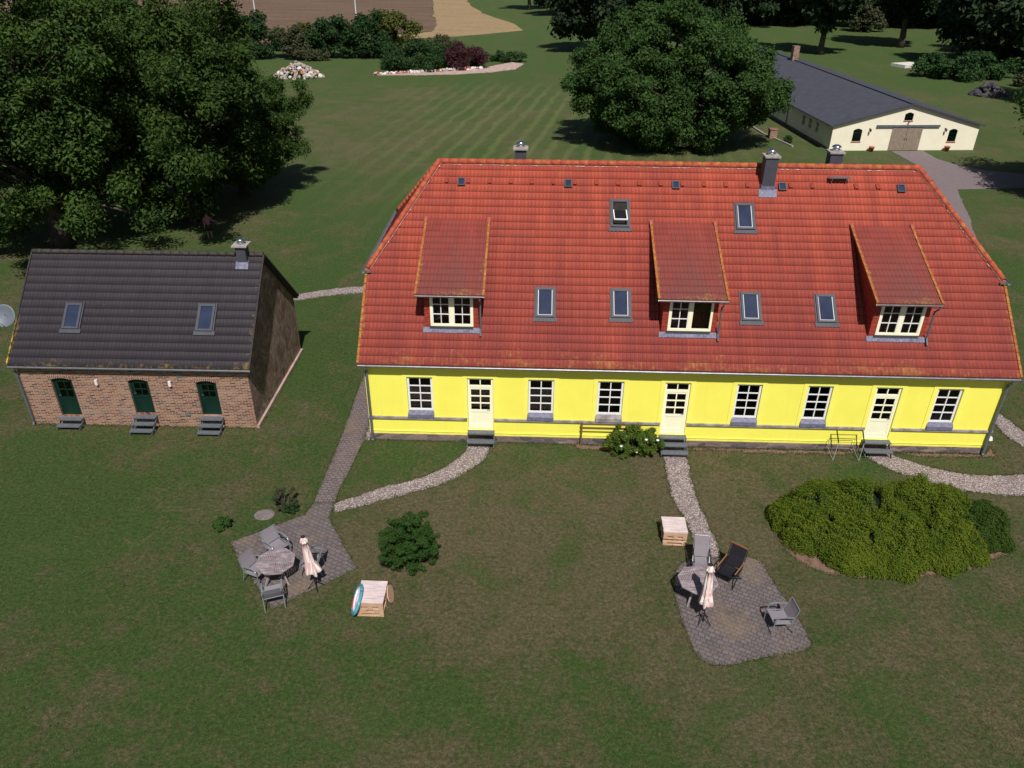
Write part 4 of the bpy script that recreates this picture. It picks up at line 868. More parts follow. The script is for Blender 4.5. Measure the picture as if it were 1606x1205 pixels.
# big ash trees behind the brick cottage
tA=tree('ash_tree',(-24.6,21.6,0),'huge dark ash tree directly behind the brick cottage','tree',11,8.6,8.2,8.8,9.0,330,150000,.14,M['leafA'],.55,2.6,1.2,'tall ash trees behind the cottage',nb=80,clr=(.07,.15),shell=.45,asp=.42,flat=.9)
tB=tree('ash_tree',(-18.4,27.6,0),'tall ash tree whose lowest leaves hang over the person in the shade','tree',12,7.5,9.4,7.4,8.2,330,150000,.15,M['leafA'],.5,3.0,1.5,'tall ash trees behind the cottage',nb=80,clr=(.07,.15),shell=.45,asp=.42,flat=.9)
tC=copy_tree(tA); tC.location=(-41,33,0); tC.rotation_euler.z=2.1; tC['label']='tall ash tree at the far left edge with a forked limb'
tD=copy_tree(tB); tD.location=(-31,44,0); tD.rotation_euler.z=1.2; tD.scale=(.9,.9,.95); tD['label']='ash tree standing between and behind the other ashes'
tF=copy_tree(tB); tF.location=(-16.8,34.0,0); tF.rotation_euler.z=2.6; tF.scale=(.72,.62,.66); tF['label']='ash tree behind the person, its crown reaching furthest right over the meadow'
tE=copy_tree(tA); tE.location=(-35.5,13.5,0); tE.rotation_euler.z=4.0; tE.scale=(.8,.8,.8); tE['label']='ash tree beside the left frame edge, nearest the cottage gable'
# walnut
tree('walnut_tree',(19.6,54.5,0),'broad round walnut tree right behind the red roofed house','tree',21,11.6,9.4,7.6,5.6,620,240000,.145,M['leafW'],.5,1.6,.5,nb=40,clr=(.06,.12),shell=.74,lump=.15,flat=.85,asp=.55)
# right edge trees
f1=tree('round_tree',(52.3,37,0),'leafy tree at the right edge shading the driveway','tree',31,8,8,5.6,6.0,110,45000,.2,M['leafW'],.35,2.2,1.2,'trees along the right edge',nb=26)
f2=copy_tree(f1); f2.location=(50.5,24.5,0); f2.rotation_euler.z=2; f2['label']='leafy tree nearest the yellow house on the right edge'
f3=copy_tree(f1); f3.location=(75,77,0); f3.rotation_euler.z=4; f3.scale=(1.05,1.05,1.1); f3['label']='leafy tree beyond the dark rubble mound on the right edge'
# woodland trees at the back
w1=tree('woodland_tree',(13.5+3,126,0),'dark woodland tree rising behind the left of the walnut','tree',41,9,9,8,10.5,80,26000,.48,M['leafF'],.5,4,2.5,'dark woodland trees along the back',nb=24)
w2=tree('woodland_tree',(57,126,0),'dark tree with a bare trunk behind the barn chimney','tree',42,7.5,7.5,8.5,12.5,70,22000,.48,M['leafF'],.5,5,4.5,'dark woodland trees along the back',nb=24)
w3=tree('woodland_tree',(88,108,0),'dark tree with foliage down to the ground right of the slab','tree',43,8.5,8,7.6,7.2,90,24000,.45,M['leafF'],.4,2,.4,'dark woodland trees along the back',nb=20)
spots=[(w1,(39,146),1,1.0,'dark tree behind the right shoulder of the walnut'),
(w2,(76,138),2,1.15,'dark tree with a leaning trunk right of the barn chimney tree'),
(w3,(80,114),3,1.15,'largest dark tree mass above the barn gable'),
(w1,(93,125),4,1.1,'dark tree right of the largest mass above the barn'),
(w2,(104,150),.5,1.0,'dark tree in the upper right corner'),
(w1,(113,132),5,1.0,'dark tree at the far upper right edge'),
(w1,(12,204),.3,1.0,'leftmost woodland tree beside the stubble field tip'),
(w2,(3,222),3.3,1.0,'woodland tree just behind the leftmost one'),
(w1,(28,192),1.5,1.1,'woodland tree left of the walnut top on the meadow edge'),
(w1,(44,190),2.5,1.1,'woodland tree far behind the walnut top'),
(w2,(20,216),2.2,1.1,'woodland tree in the second row behind the meadow'),
(w1,(62,184),.8,1.15,'woodland tree far behind the barn chimney'),
(w2,(78,190),4.4,1.2,'woodland tree in the back row beyond the small round bush'),
(w1,(96,188),3.7,1.2,'woodland tree in the back row right of the small round bush'),
(w1,(114,180),2.9,1.15,'woodland tree in the back row near the right corner'),
(w2,(132,176),1.9,1.2,'woodland tree in the back row at the right corner'),
(w1,(36,226),.2,1.2,'woodland tree in the third row beyond the walnut'),(w1,(60,224),5.2,1.3,'woodland tree in the third row beyond the barn'),
(w1,(88,226),4.1,1.3,'woodland tree in the third row over the far lawn'),(w2,(112,222),1.1,1.3,'woodland tree in the third row toward the right'),(w1,(140,215),1.3,1.3,'woodland tree in the third row at the far right')]
spots=[q for q in spots if q[0] is not None]
for src,(x,y),rz,s,lab in spots:
    c=copy_tree(src); c.location=(x,y,0); c.rotation_euler.z=rz; c.scale=(s,s,s); c['label']=lab
w4=[(16,205),(25,199),(34,196),(43,192),(52,190),(61,188),(70,187),(80,186),(90,184),(100,182),(110,179),(120,176),(130,172),(140,168),(150,160),(158,150)]
ORD='first second third fourth fifth sixth seventh eighth ninth tenth eleventh twelfth thirteenth fourteenth fifteenth sixteenth'.split()
for i,(x,y) in enumerate(w4):
    c=copy_tree(w3); c.location=(x+3,y-4+3*math.sin(i*2.3),0); c.rotation_euler.z=i*1.3; q=1.05+.15*math.sin(i*1.7); c.scale=(q,q,q); c['label']=ORD[i]+' tree from the left in the dark row behind the far lawn'; c['group']='closed row of woodland edge trees'
# shrubs
def shrub(name,loc,label,cat,seed,Rx,Ry,H_,nl,size,leaf,ncl=26,group=None,core=True,clr=(.2,.34),lump=.2,zmin=.15,asp=.5,stems=10,shell=.55):
    t=empty(name,loc,0,label,cat,group)
    V,F,P=crown(seed,Rx,Ry,H_*.62,H_*.42,ncl,nl,size,clr=clr,zmin=zmin*H_,lump=lump,asp=asp,flat=.85,shell=shell)
    np_mesh('foliage',V,F,leaf,t)
    rn=random.Random(seed); mb=MB()
    for j in range(min(stems,len(P))):
        p=Vector(P[j]); mb.tube([(rn.uniform(-.1,.1),rn.uniform(-.1,.1),-.03),p*.5+Vector((0,0,.05)),p],[.03+.01*H_,.02,.008],5)
    mb.build('stems',M['bark'],t); return t
g='shrubs of the field hedge'
shrub('shrub',(-39.5,113,0),'dark green shrub at the left end of the field hedge','shrub',51,5.0,3.4,6.6,9000,.26,M['leafG'],group=g)
shrub('shrub',(-34.2,112.5,0),'greyish olive shrub left of the middle of the field hedge','shrub',52,3.4,2.6,4.8,6000,.24,M['leafO'],group=g)
shrub('shrub',(-33.8,118,0),'yellowish shrub poking up behind the olive hedge shrub','shrub',58,2.6,2.,5.6,4000,.24,M['leafY'],group=g)
shrub('shrub',(-29.5,114.5,0),'round dark green shrub in the middle of the field hedge','shrub',53,4.2,3.4,6.8,9000,.26,M['leafG'],group=g)
shrub('shrub',(-22.7,115.5,0),'widest dark green shrub of the field hedge','shrub',54,5.0,3.8,6.6,11000,.26,M['leafG'],group=g)
shrub('shrub',(-19.6,124.5,0),'yellow green willow shrub at the right end of the field hedge','shrub',55,5.6,3.6,6.6,9000,.26,M['leafY'],group=g)
shrub('shrub',(-46.5,113,0),'dark green shrub half hidden behind the ash crown','shrub',56,5.0,3.4,6.5,7000,.26,M['leafG'],group=g)
shrub('shrub',(-11.5,126,0),'low dry olive bush between the willow shrub and the meadow','shrub',57,3.,2.,2.2,2500,.2,M['leafO'],group=g)
shrub('shrub',(-31.5,110.5,0),'low dry brownish bush at the foot of the hedge','shrub',59,4.,1.2,1.6,2500,.2,M['leafO'],group=g)
shrub('shrub',(-12.9,101.5,0),'dense dark green mound shrub in the stone edged bed','shrub',61,5.4,3.2,4.1,22000,.17,M['leafG'],ncl=40,lump=.08,zmin=.05,shell=.7,group='shrubs in the stone edged bed')
shrub('shrub',(-5.9,103.8,0),'reddish purple barberry shrub in the stone edged bed','shrub',62,4.1,3.0,3.5,13000,.15,M['leafP'],ncl=34,lump=.1,zmin=.05,shell=.7,group='shrubs in the stone edged bed')
shrub('shrub',(-9.5,108.5,0),'dry olive shrub behind the purple barberry','shrub',63,4.4,2.6,3.4,6000,.18,M['leafO'],group='shrubs in the stone edged bed')
shrub('shrub',(1.5,112,0),'low green bush right behind the purple barberry','shrub',64,3.2,1.8,1.3,3000,.16,M['leafG'])
shrub('shrub',(79.8,168,0),'small round bush alone on the far lawn','shrub',65,4.5,4,5.5,6000,.3,M['leafO'])
shrub('shrub',(31.7,54.5,0),'tiny round bush near the brick pedestal','shrub',66,.55,.5,.75,1200,.06,M['leafG'])
shrub('shrub',(69.5,99,0),'wild bushy thicket under the largest woodland tree','shrub',67,7.5,3.5,3.6,9000,.25,M['leafG'])
shrub('shrub',(77,92,0),'dry yellowish bush beyond the dark rubble mound','shrub',68,4.5,2.5,2.6,4500,.2,M['leafO'])
# garden shrubs near
shrub('shrub',(2.66,-7.02,0),'dark green free standing shrub on the lawn between the two patios','shrub',71,1.05,.95,1.75,52000,.028,M['leafB'],ncl=260,clr=(.06,.14),lump=.2,zmin=.08,stems=20)
shrub('shrub',(-2.2,-4.45,0),'small twiggy shrub beside the paved path','shrub',72,.5,.42,.95,5000,.022,M['leafO'],ncl=22,zmin=.1,clr=(.10,.18),stems=22)
shrub('shrub',(-1.95,-4.75,0),'low green plant at the foot of the twiggy shrub','plant',74,.35,.25,.35,700,.05,M['leafG'],ncl=14)
shrub('shrub',(-4.1,-5.62,0),'small green tuft of leaves left of the left patio','plant',73,.42,.3,.38,1100,.05,M['leafB'],ncl=14)
rb_=empty('rose_bush',(10.5,-.62,0),0,'rose bush with a few white flowers between window and middle door','rose bush')
V,F,P=crown(75,1.36,.50,.72,.58,120,26000,.038,clr=(.10,.2),zmin=.10,lump=.2,flat=.9,asp=.6,shell=.5)
V[:,2]+=np.where(V[:,0]>.6,.0,0); np_mesh('foliage',V,F,M['leafR'],rb_)
mb=MB(); rn=random.Random(4)
for j in range(24): p=Vector(P[j]); mb.tube([(p.x*.6,rn.uniform(-.1,.1),-.03),p*.7,p+Vector((0,0,.1))],[.015,.012,.006],5)
mb.build('stems',M['bark'],rb_)
for k,(x,y,z) in enumerate(((-.5,-.42,.62),(.1,-.5,.42),(.45,-.35,.9),(-.35,-.3,1.0),(.9,-.3,.85))):
    MB().lathe([(.01,-.02),(.05,.0),(.06,.03),(.03,.05),(.01,.04)],(x,y,z),8).build('flower',M['white'],rb_)
# big spreading juniper mass
def mound(name,lab,cat,seed,blobs,nl,size,leaf,gaps=()):
    t=empty(name,(blobs[0][0],blobs[0][1],0),0,lab,cat); r=np.random.RandomState(seed); ox,oy=blobs[0][0],blobs[0][1]
    A=np.array(blobs,float); area=A[:,2]*A[:,3]+np.minimum(A[:,4],.7)*(A[:,2]+A[:,3])*.5; nq=nl*4; k=r.choice(len(A),nq,p=area/area.sum()); D=unit(r,nq); D[:,2]=np.abs(D[:,2])
    bump=1+.09*np.sin(D[:,0]*9+k)*np.sin(D[:,1]*8+k*2)+.05*np.sin(D[:,0]*23+D[:,1]*19+k)
    q=r.uniform(.84,1.05,nq)*bump
    C=np.stack([A[k,0]-ox+D[:,0]*A[k,2]*q,A[k,1]-oy+D[:,1]*A[k,3]*q,.05+D[:,2]*A[k,4]*q],1)
    keep=np.ones(len(C),bool)
    for i,b in enumerate(A):
        d=((C[:,0]-b[0]+ox)/b[2])**2+((C[:,1]-b[1]+oy)/b[3])**2+((C[:,2]-.05)/b[4])**2; keep&=~((d<.80)&(k!=i))
    for gx,gy,gr,gq in gaps:
        keep&=~((((C[:,0]+ox-gx)/gr)**2+((C[:,1]+oy-gy)/gq)**2)<1)
    C=C[keep][:nl];D=D[keep][:nl]
    V,F=leaf_quads(C,D,size,r,.45,.5); np_mesh('foliage',V,F,leaf,t)
    co=MB()
    for b in A:
        prof=[(math.cos(a)*.80,math.sin(a)*.80) for a in [i*math.pi/2/5 for i in range(6)]]; n=14
        base=len(co.v); vs=[(b[0]-ox+pr*b[2]*math.cos(2*math.pi*j/n),b[1]-oy+pr*b[3]*math.sin(2*math.pi*j/n),pz*b[4]) for pr,pz in prof for j in range(n)]
        co.add(vs,[(i*n+j,i*n+(j+1)%n,(i+1)*n+(j+1)%n,(i+1)*n+j) for i in range(5) for j in range(n)])
    co.build('stems',M['core'],t)  # not stems: solid dark domes, painted shade showing through the leaf gaps
    return t
r=random.Random(9); bl=[]
for x,y,rx,ry,h in ((16.6,-4.3,1.4,1.2,1.15),(16.0,-5.3,1.15,1.1,.95),(17.2,-5.9,1.3,1.05,1.0),(18.2,-4.1,1.3,1.0,1.35),(18.7,-5.7,1.4,1.15,1.15),(19.9,-4.0,1.25,.95,1.3),(20.2,-5.6,1.3,1.0,1.1),(21.1,-4.3,1.0,.9,1.2),(16.9,-6.5,.9,.7,.6),(18.4,-6.6,1.1,.6,.6),(19.8,-6.3,1.0,.6,.6),(21.0,-6.0,.6,.5,.55),(15.6,-4.6,.75,.8,.7),(17.4,-3.5,1.0,.7,.9)): bl.append((x,y,rx,ry,h))
for i in range(110):
    b=bl[r.randrange(14)]; a=r.uniform(0,6.28); q=math.sqrt(r.random())*.93; rr3=r.uniform(.26,.46); bl.append((b[0]+math.cos(a)*b[2]*q,b[1]+math.sin(a)*b[3]*q,rr3,rr3*.9,b[4]*math.sqrt(max(.05,1-q*q*.86))*r.uniform(.98,1.22)+.06))
bl=[(19.15+(x-19.15)*.96,y,rx*(.96 if rx>.6 else 1),ry,h) for x,y,rx,ry,h in bl]
bl=[(x,y,rx,ry,h) for x,y,rx,ry,h in bl if not(19.2<x<19.75 and -4.9<y<-4.3)]
mound('juniper','large spreading yellow green juniper on the lawn right of the right patio','shrub',81,bl,130000,.030,M['leafJ'],[(16.35,-4.45,.09,.34),(16.6,-5.35,.10,.16),(18.35,-4.55,.16,.30),(18.0,-5.2,.13,.10),(19.5,-4.75,.12,.2),(19.6,-5.7,.10,.3),(20.2,-4.9,.1,.25),(18.75,-3.9,.3,.07),(17.4,-4.2,.2,.06),(20.9,-5.2,.12,.3),(17.6,-6.3,.08,.2),(16.2,-5.9,.2,.07),(19.0,-6.2,.07,.2),(17.2,-5.2,.06,.25)])
bl=[(22.2,-4.6,.95,.9,.95),(21.6,-5.2,.85,.8,.85),(22.8,-4.6,.75,.75,.8),(21.9,-3.9,.8,.6,.9),(22.5,-5.3,.65,.55,.6),(21.5,-5.9,.5,.5,.5),(21.3,-3.4,.7,.5,.8)]
bl=[(x-.45,y,rx*.9,ry,h) for x,y,rx,ry,h in bl]
for i in range(40):
    b=bl[r.randrange(7)]; a=r.uniform(0,6.28); q=math.sqrt(r.random())*.9; rr3=r.uniform(.2,.36); bl.append((b[0]+math.cos(a)*b[2]*q,b[1]+math.sin(a)*b[3]*q,rr3,rr3,b[4]*math.sqrt(max(.05,1-q*q*.86))*r.uniform(.98,1.2)+.05))
mound('juniper','darker green spreading juniper at the right end of the yellow green one','shrub',82,bl,46000,.030,M['leafD'])

# ------------------------------------------------------------------ grass blades (near lawn)
def inside(poly,X,Y):
    c=np.zeros(len(X),bool); n=len(poly); j=n-1
    for i in range(n):
        xi,yi=poly[i];xj,yj=poly[j]
        if yi!=yj: c^=((yi>Y)!=(yj>Y))&(X<(xj-xi)*(Y-yi)/(yj-yi)+xi)
        j=i
    return c
r=np.random.RandomState(3); n=330000
X=r.uniform(-24,30,n);Y=-15+29*r.uniform(0,1,n)**1.15
keep=~((X>-.03)&(X<L+.03)&(Y>-.1)&(Y<DP)); keep&=~((X>-14.2)&(X<-4.7)&(Y>.42)&(Y<7.5))
for p in EXC:
    P_=np.array(p); bb=(X>P_[:,0].min())&(X<P_[:,0].max())&(Y>P_[:,1].min())&(Y<P_[:,1].max())
    idx=np.where(bb&keep)[0]; 
    if len(idx): keep[idx[inside(p,X[idx],Y[idx])]]=False
cl=np.sin(X*.9+1.3*np.sin(Y*.7))*np.sin(Y*1.1+X*.3)+.6*np.sin(X*3.1+Y*2.3)*np.sin(Y*2.9-X*1.7); keep&=(r.rand(n)<.45+.35*cl)
X=X[keep];Y=Y[keep];n=len(X)
a=r.uniform(0,6.28,n);h=r.uniform(.02,.055,n)*(1+.5*(r.rand(n)<.03));w=r.uniform(.008,.02,n); lx=r.normal(0,.03,n);ly=r.normal(0,.03,n)
ex=[];ey=[]
for p in EXC:
    for i in range(len(p)):
        x0,y0=p[i];x1,y1=p[(i+1)%len(p)]
        if y0>18 or y0<-14: continue
        m_=int(math.dist((x0,y0),(x1,y1))*70); q=r.rand(m_); ex.append(x0+(x1-x0)*q+r.normal(0,.035,m_)); ey.append(y0+(y1-y0)*q+r.normal(0,.035,m_))
for (x0,y0,x1,y1) in ((0,-.05,3.9,-.05),(5.1,-.05,11.5,-.05),(12.7,-.05,19.5,-.05),(20.8,-.05,24.5,-.05),(-14.1,.45,-4.9,.53),(-4.75,.5,-4.8,7.4)):
    m_=int(math.dist((x0,y0),(x1,y1))*60); q=r.rand(m_); ex.append(x0+(x1-x0)*q+r.normal(0,.03,m_)); ey.append(y0+(y1-y0)*q-abs(r.normal(0,.05,m_)))
ex=np.concatenate(ex);ey=np.concatenate(ey); ne=len(ex); X=np.r_[X,ex];Y=np.r_[Y,ey]
a=np.r_[a,r.uniform(0,6.28,ne)];h=np.r_[h,r.uniform(.03,.10,ne)];w=np.r_[w,r.uniform(.01,.024,ne)];lx=np.r_[lx,r.normal(0,.04,ne)];ly=np.r_[ly,r.normal(0,.04,ne)];n=len(X)
V=np.stack([np.c_[X-np.cos(a)*w,Y-np.sin(a)*w,np.full(n,-.002)],np.c_[X+np.cos(a)*w,Y+np.sin(a)*w,np.full(n,-.002)],np.c_[X+lx,Y+ly,h]],1).reshape(-1,3)
gr=np_mesh('grass',V,np.arange(3*n).reshape(-1,3),M['blade']); setp(gr,'short mown grass blades over the garden lawn','grass',kind='stuff')

# ================================================================== rubble, stones, poles
def rock(mb,c,s,rn):
    vs=[];bm=bmesh.new(); bmesh.ops.create_icosphere(bm,subdivisions=1,radius=1)
    m=Matrix.Rotation(rn.uniform(0,3),3,'X')@Matrix.Rotation(rn.uniform(0,3),3,'Z')
    for v in bm.verts: q=m@Vector((v.co.x*s*rn.uniform(.7,1.1),v.co.y*s*rn.uniform(.6,1.1),v.co.z*s*rn.uniform(.5,.9))); vs.append(q+Vector(c))
    mb.add(vs,[[v.index for v in f.verts] for f in bm.faces]); bm.free()
def pile(name,loc,lab,R1,R2,h,n,s,mats,seed):
    t=empty(name,loc,0,lab,'rubble'); rn=random.Random(seed); bs=[MB() for _ in mats]
    for i in range(n):
        a=rn.uniform(0,6.28);q=math.sqrt(rn.random()); x=q*R1*math.cos(a);y=q*R2*math.sin(a); z=h*max(0,(1-q**1.3))*rn.uniform(.75,1.05)
        rock(bs[rn.choices(range(len(mats)),[6,1,2][:len(mats)])[0]],(x,y,z),s*rn.uniform(.5,1.3),rn)
    for b,m in zip(bs,mats): o=b.build('stones',m,t); o['kind']='stuff'
    return t
pile('rubble_pile',(-28.9,93.2,0),'heap of mixed pale and orange rubble at the meadow edge',3.6,2.6,2.0,240,.33,[M['rubble'],M['rubble2'],M['rubble3']],1)
pile('rubble_mound',(66.2,84.2,0),'dark grey rubble mound in the tree shade right of the barn',2.2,1.4,1.7,110,.45,[M['darkrub']],2)
t=empty('stone_border',(-8,98,0),0,'pinkish white stone edging along the front of the shrub bed','stones')
rn=random.Random(8); mb=[MB(),MB(),MB()]
for i in range(220):
    u=rn.random()**.8; x=-10+u*15.5; y=-2.4+u*7.6+rn.uniform(-.5,.5)*(.6+u); rock(mb[rn.choices([0,1,2],[3,1,5])[0]],(x,y,rn.uniform(.05,.3)),rn.uniform(.12,.36),rn)
for b,m in zip(mb,(M['rubble'],M['terracotta'],M['rubble3'])): o=b.build('stones',m,t); o['kind']='stuff'
sheet('gravel_bed',edge_poly([(-18.2,95.4),(-12,96.0),(-6,97.2),(-1,99.6),(2.6,103),(4.0,109),(1.8,110.6),(-1,106.4),(-5,101),(-10,99.0),(-17,97.2)],.6,.15,3),.08,M['sand'])
o=MB().box(-2,2,-1.5,1.5,0,.45).build('concrete_slab',M['rubble3']); o.location=(66.6,111.4,0); o.rotation_euler.z=.4; setp(o,'pale flat concrete slab on the grass behind the barn roof','slab')
m=MB(); m.lathe([(.38,-.02),(.40,.02),(.36,.035),(.05,.04)],(0,0,0),20); o=m.build('stone_slab',M['darkstone']); o.location=(-2.82,-4.93,0); o.scale=(.9,.75,1); setp(o,'flat grey round stone lid in the grass by the path','stone')
o=MB(); rock(o,(0,0,.06),.16,random.Random(3)); o=o.build('stone',M['rubble3']); o.location=(25.25,1.0,0); setp(o,'pale stone by the right corner of the yellow house','stone')
for i,(x,y,lab) in enumerate(((-59.5,168.5,'white utility pole with a crossbar above the left hedge'),(-42.2,196.5,'white utility pole standing in the brown field'))):
    t=empty('utility_pole',(x,y,0),0,lab,'utility pole','utility poles in the field'); MB().tube([(0,0,-.1),(0,0,7.6)],[.17,.12],8).build('pole',M['pole'],t)
    m=MB(); m.box(-2.4,2.4,-.07,.07,5.9 if i==0 else 7.1,6.05 if i==0 else 7.25); m.build('crossarm',M['pole'],t)
    for k in (-2.2,2.2,0.5):
        MB().lathe([(.05,0),(.09,.08),(.05,.2)],(k,0,6.05 if i==0 else 7.25),8).build('insulator',M['white'],t)

# ================================================================== GARDEN FURNITURE
def chair(kind,loc,rz,label,group):
    # sits facing -Y in local space
    t=empty('garden_chair',loc,rz,label,'chair',group)
    fm=M['furn'] if kind!='black' else M['blackmetal']; tx=M['textile'] if kind!='black' else M['black']
    bh=.90 if kind=='stack' else 1.08; w=.25; sx=w+.03
    s=MB(); n=5
    for i in range(n+1):
        y=-.26+.48*i/n; z=.43-.03*math.sin(math.pi*i/n)-.02*i/n; s.v+=[(-w,y,z),(w,y,z),(-w,y,z-.012),(w,y,z-.012)]
    for i in range(n): a=4*i; s.f+=[(a,a+1,a+5,a+4),(a+2,a+6,a+7,a+3),(a,a+4,a+6,a+2),(a+1,a+3,a+7,a+5)]
    s.f+=[(0,2,3,1),(4*n,4*n+1,4*n+3,4*n+2)]
    s.build('seat',tx,t)
    b=MB(); y0,z0,y1,z1=.23,.45,.40 if kind=='stack' else .52,bh
    b.slab([(-w,y0,z0),(w,y0,z0),(w,(y0+y1)/2+.015,(z0+z1)/2),(-w,(y0+y1)/2+.015,(z0+z1)/2)],(0,-1,.3),.012); b.slab([(-w,(y0+y1)/2+.015,(z0+z1)/2),(w,(y0+y1)/2+.015,(z0+z1)/2),(w,y1,z1),(-w,y1,z1)],(0,-1,.3),.012)
    b.build('backrest',tx,t)
    f=MB()
    f.tube([(-sx,y0,z0-.05),(-sx,(y0+y1)/2+.015,(z0+z1)/2),(-sx,y1,z1),(sx,y1,z1),(sx,(y0+y1)/2+.015,(z0+z1)/2),(sx,y0,z0-.05)],.016,6)
    f.tube([(-sx,-.27,.42),(sx,-.27,.42)],.014,6);f.tube([(-sx,-.27,.42),(-sx,.23,.41)],.014,6);f.tube([(sx,-.27,.42),(sx,.23,.41)],.014,6); f.tube([(-sx,.23,.41),(sx,.23,.41)],.014,6)
    f.build('frame',fm,t)
    for q in (-1,1):
        x=q*(sx+.015)
        if kind=='stack':
            MB().tube([(x,-.30,0),(x,-.27,.45),(x,-.24,.60),(x,-.18,.65)],.018,6).build('leg',fm,t)
            MB().tube([(x,.36,0),(x,.26,.42),(x,.24,.48)],.018,6).build('leg',fm,t)
            a=MB(); 
            pts=[(x,-.22,.655),(x,-.10,.675),(x,.05,.67),(x,.18,.655),(x,.29,.63)]
            for p,r2 in zip(pts,pts[1:]): a.beam(p,Vector(r2)+(Vector(r2)-Vector(p))*.02,.045,.02)
            a.build('armrest',fm,t)
        else:
            MB().tube([(x,-.30,0),(x,.02,.40),(x,.20,.62)],.018,6).build('leg',fm,t)
            MB().tube([(x,.34,0),(x,-.02,.40),(x,-.24,.62)],.018,6).build('leg',fm,t)
            a=MB(); a.beam((x,-.30,.645),(x,.34,.68),.034,.02); a.build('armrest',M['armwood'] if kind=='black' else M['black'],t)
    if kind!='stack':
        MB().tube([(-sx,.34,.04),(sx,.34,.04)],.012,6).build('stretcher',fm,t)
        if kind=='black': MB().beam((-sx,y1,z1+.015),(sx,y1,z1+.015),.03,.03).build('top_rail',M['armwood'],t)
    return t
def face(dx,dy): return math.atan2(dx,-dy)   # local -Y towards (dx,dy)
G='grey garden chairs'
chair('stack',(-2.02,-8.02,.016),face(1,-.42),'grey stacking chair left of the left table, facing right',G)
chair('stack',(-1.72,-6.92,.016),face(.82,-.62),'grey stacking chair behind the left table',G)
chair('stack',(-1.22,-8.98,.016),face(-.38,1),'grey stacking chair in front of the left table, back to the viewer',G)
chair('stack',(-.42,-7.58,.016),face(-1,-.1),'grey stacking chair half hidden behind the left closed parasol',G)
chair('high',(12.02,-7.15,.016),face(-.1,-1),'grey high back folding chair behind the right table',None).scale=(.88,1,1)
chair('black',(12.85,-7.50,.016),face(-.78,-1),'black folding chair with wooden armrests on the right patio',None)
chair('stack',(13.93,-9.35,.016),face(-1,-.12),'grey stacking chair alone on the right side of the right patio',G)
def table(loc,rz,label,holeshade=False):
    t=empty('garden_table',loc,rz,label,'table','octagonal garden tables'); R=.62
    # slatted octagonal top in four fields
    oct_=[(R*math.cos(math.pi/8+k*math.pi/4),R*math.sin(math.pi/8+k*math.pi/4)) for k in range(8)]
    m=MB(); ap=R*math.cos(math.pi/8)
    def clip(poly,nx,ny,d):
        out=[]
        for i in range(len(poly)):
            a,b=poly[i],poly[(i+1)%len(poly)]; fa=a[0]*nx+a[1]*ny-d; fb=b[0]*nx+b[1]*ny-d
            if fa<=0: out.append(a)
            if fa*fb<0: q=fa/(fa-fb); out.append((a[0]+(b[0]-a[0])*q,a[1]+(b[1]-a[1])*q))
        return out
    for q in range(4):
        sx=1 if q in (0,3) else -1; sy=1 if q<2 else -1
        for k in range(10):
            lo=.03+k*.056;hi=lo+.047
            if q%2==0: p=[(.02,lo),(R,lo),(R,hi),(.02,hi)]
            else: p=[(lo,.02),(hi,.02),(hi,R),(lo,R)]
            p=[(x*sx,y*sy) for x,y in p]
            if sx*sy<0: p=p[::-1]
            for j in range(8):
                a=j*math.pi/4; p=clip(p,math.cos(a),math.sin(a),ap-.045) if p else p
            if len(p)>2: m.prism(p,.70,.722)
    for j in range(8):
        a=math.pi/8+j*math.pi/4; a2=a+math.pi/4; o_=[(R*math.cos(a),R*math.sin(a)),(R*math.cos(a2),R*math.sin(a2)),((R-.05)*math.cos(a2),(R-.05)*math.sin(a2)),((R-.05)*math.cos(a),(R-.05)*math.sin(a))]
        m.prism(o_,.692,.725)
    m.box(-ap+.05,ap-.05,-.018,.018,.69,.724); m.box(-.018,.018,-ap+.05,-.019,.69,.7235); m.box(-.018,.018,.019,ap-.05,.69,.7235)
    m.build('tabletop',M['table'],t)
    a=MB(); a.box(-.40,.40,-.03,.03,.63,.688); a.box(-.03,.03,-.40,-.031,.63,.688);a.box(-.03,.03,.031,.40,.63,.688); a.build('apron',M['table'],t)
    for sx,sy in ((1,1),(1,-1),(-1,1),(-1,-1)):
        MB().beam((sx*.36,sy*.36,0),(sx*.10,sy*.10,.66),.05,.05).build('leg',M['table'],t)
    return t
table((-1.39,-7.98,.016),.15,'weathered octagonal wooden table on the left patio')
table((11.69,-8.26,.016),.15,'weathered octagonal wooden table on the right patio with the parasol shadow on it')
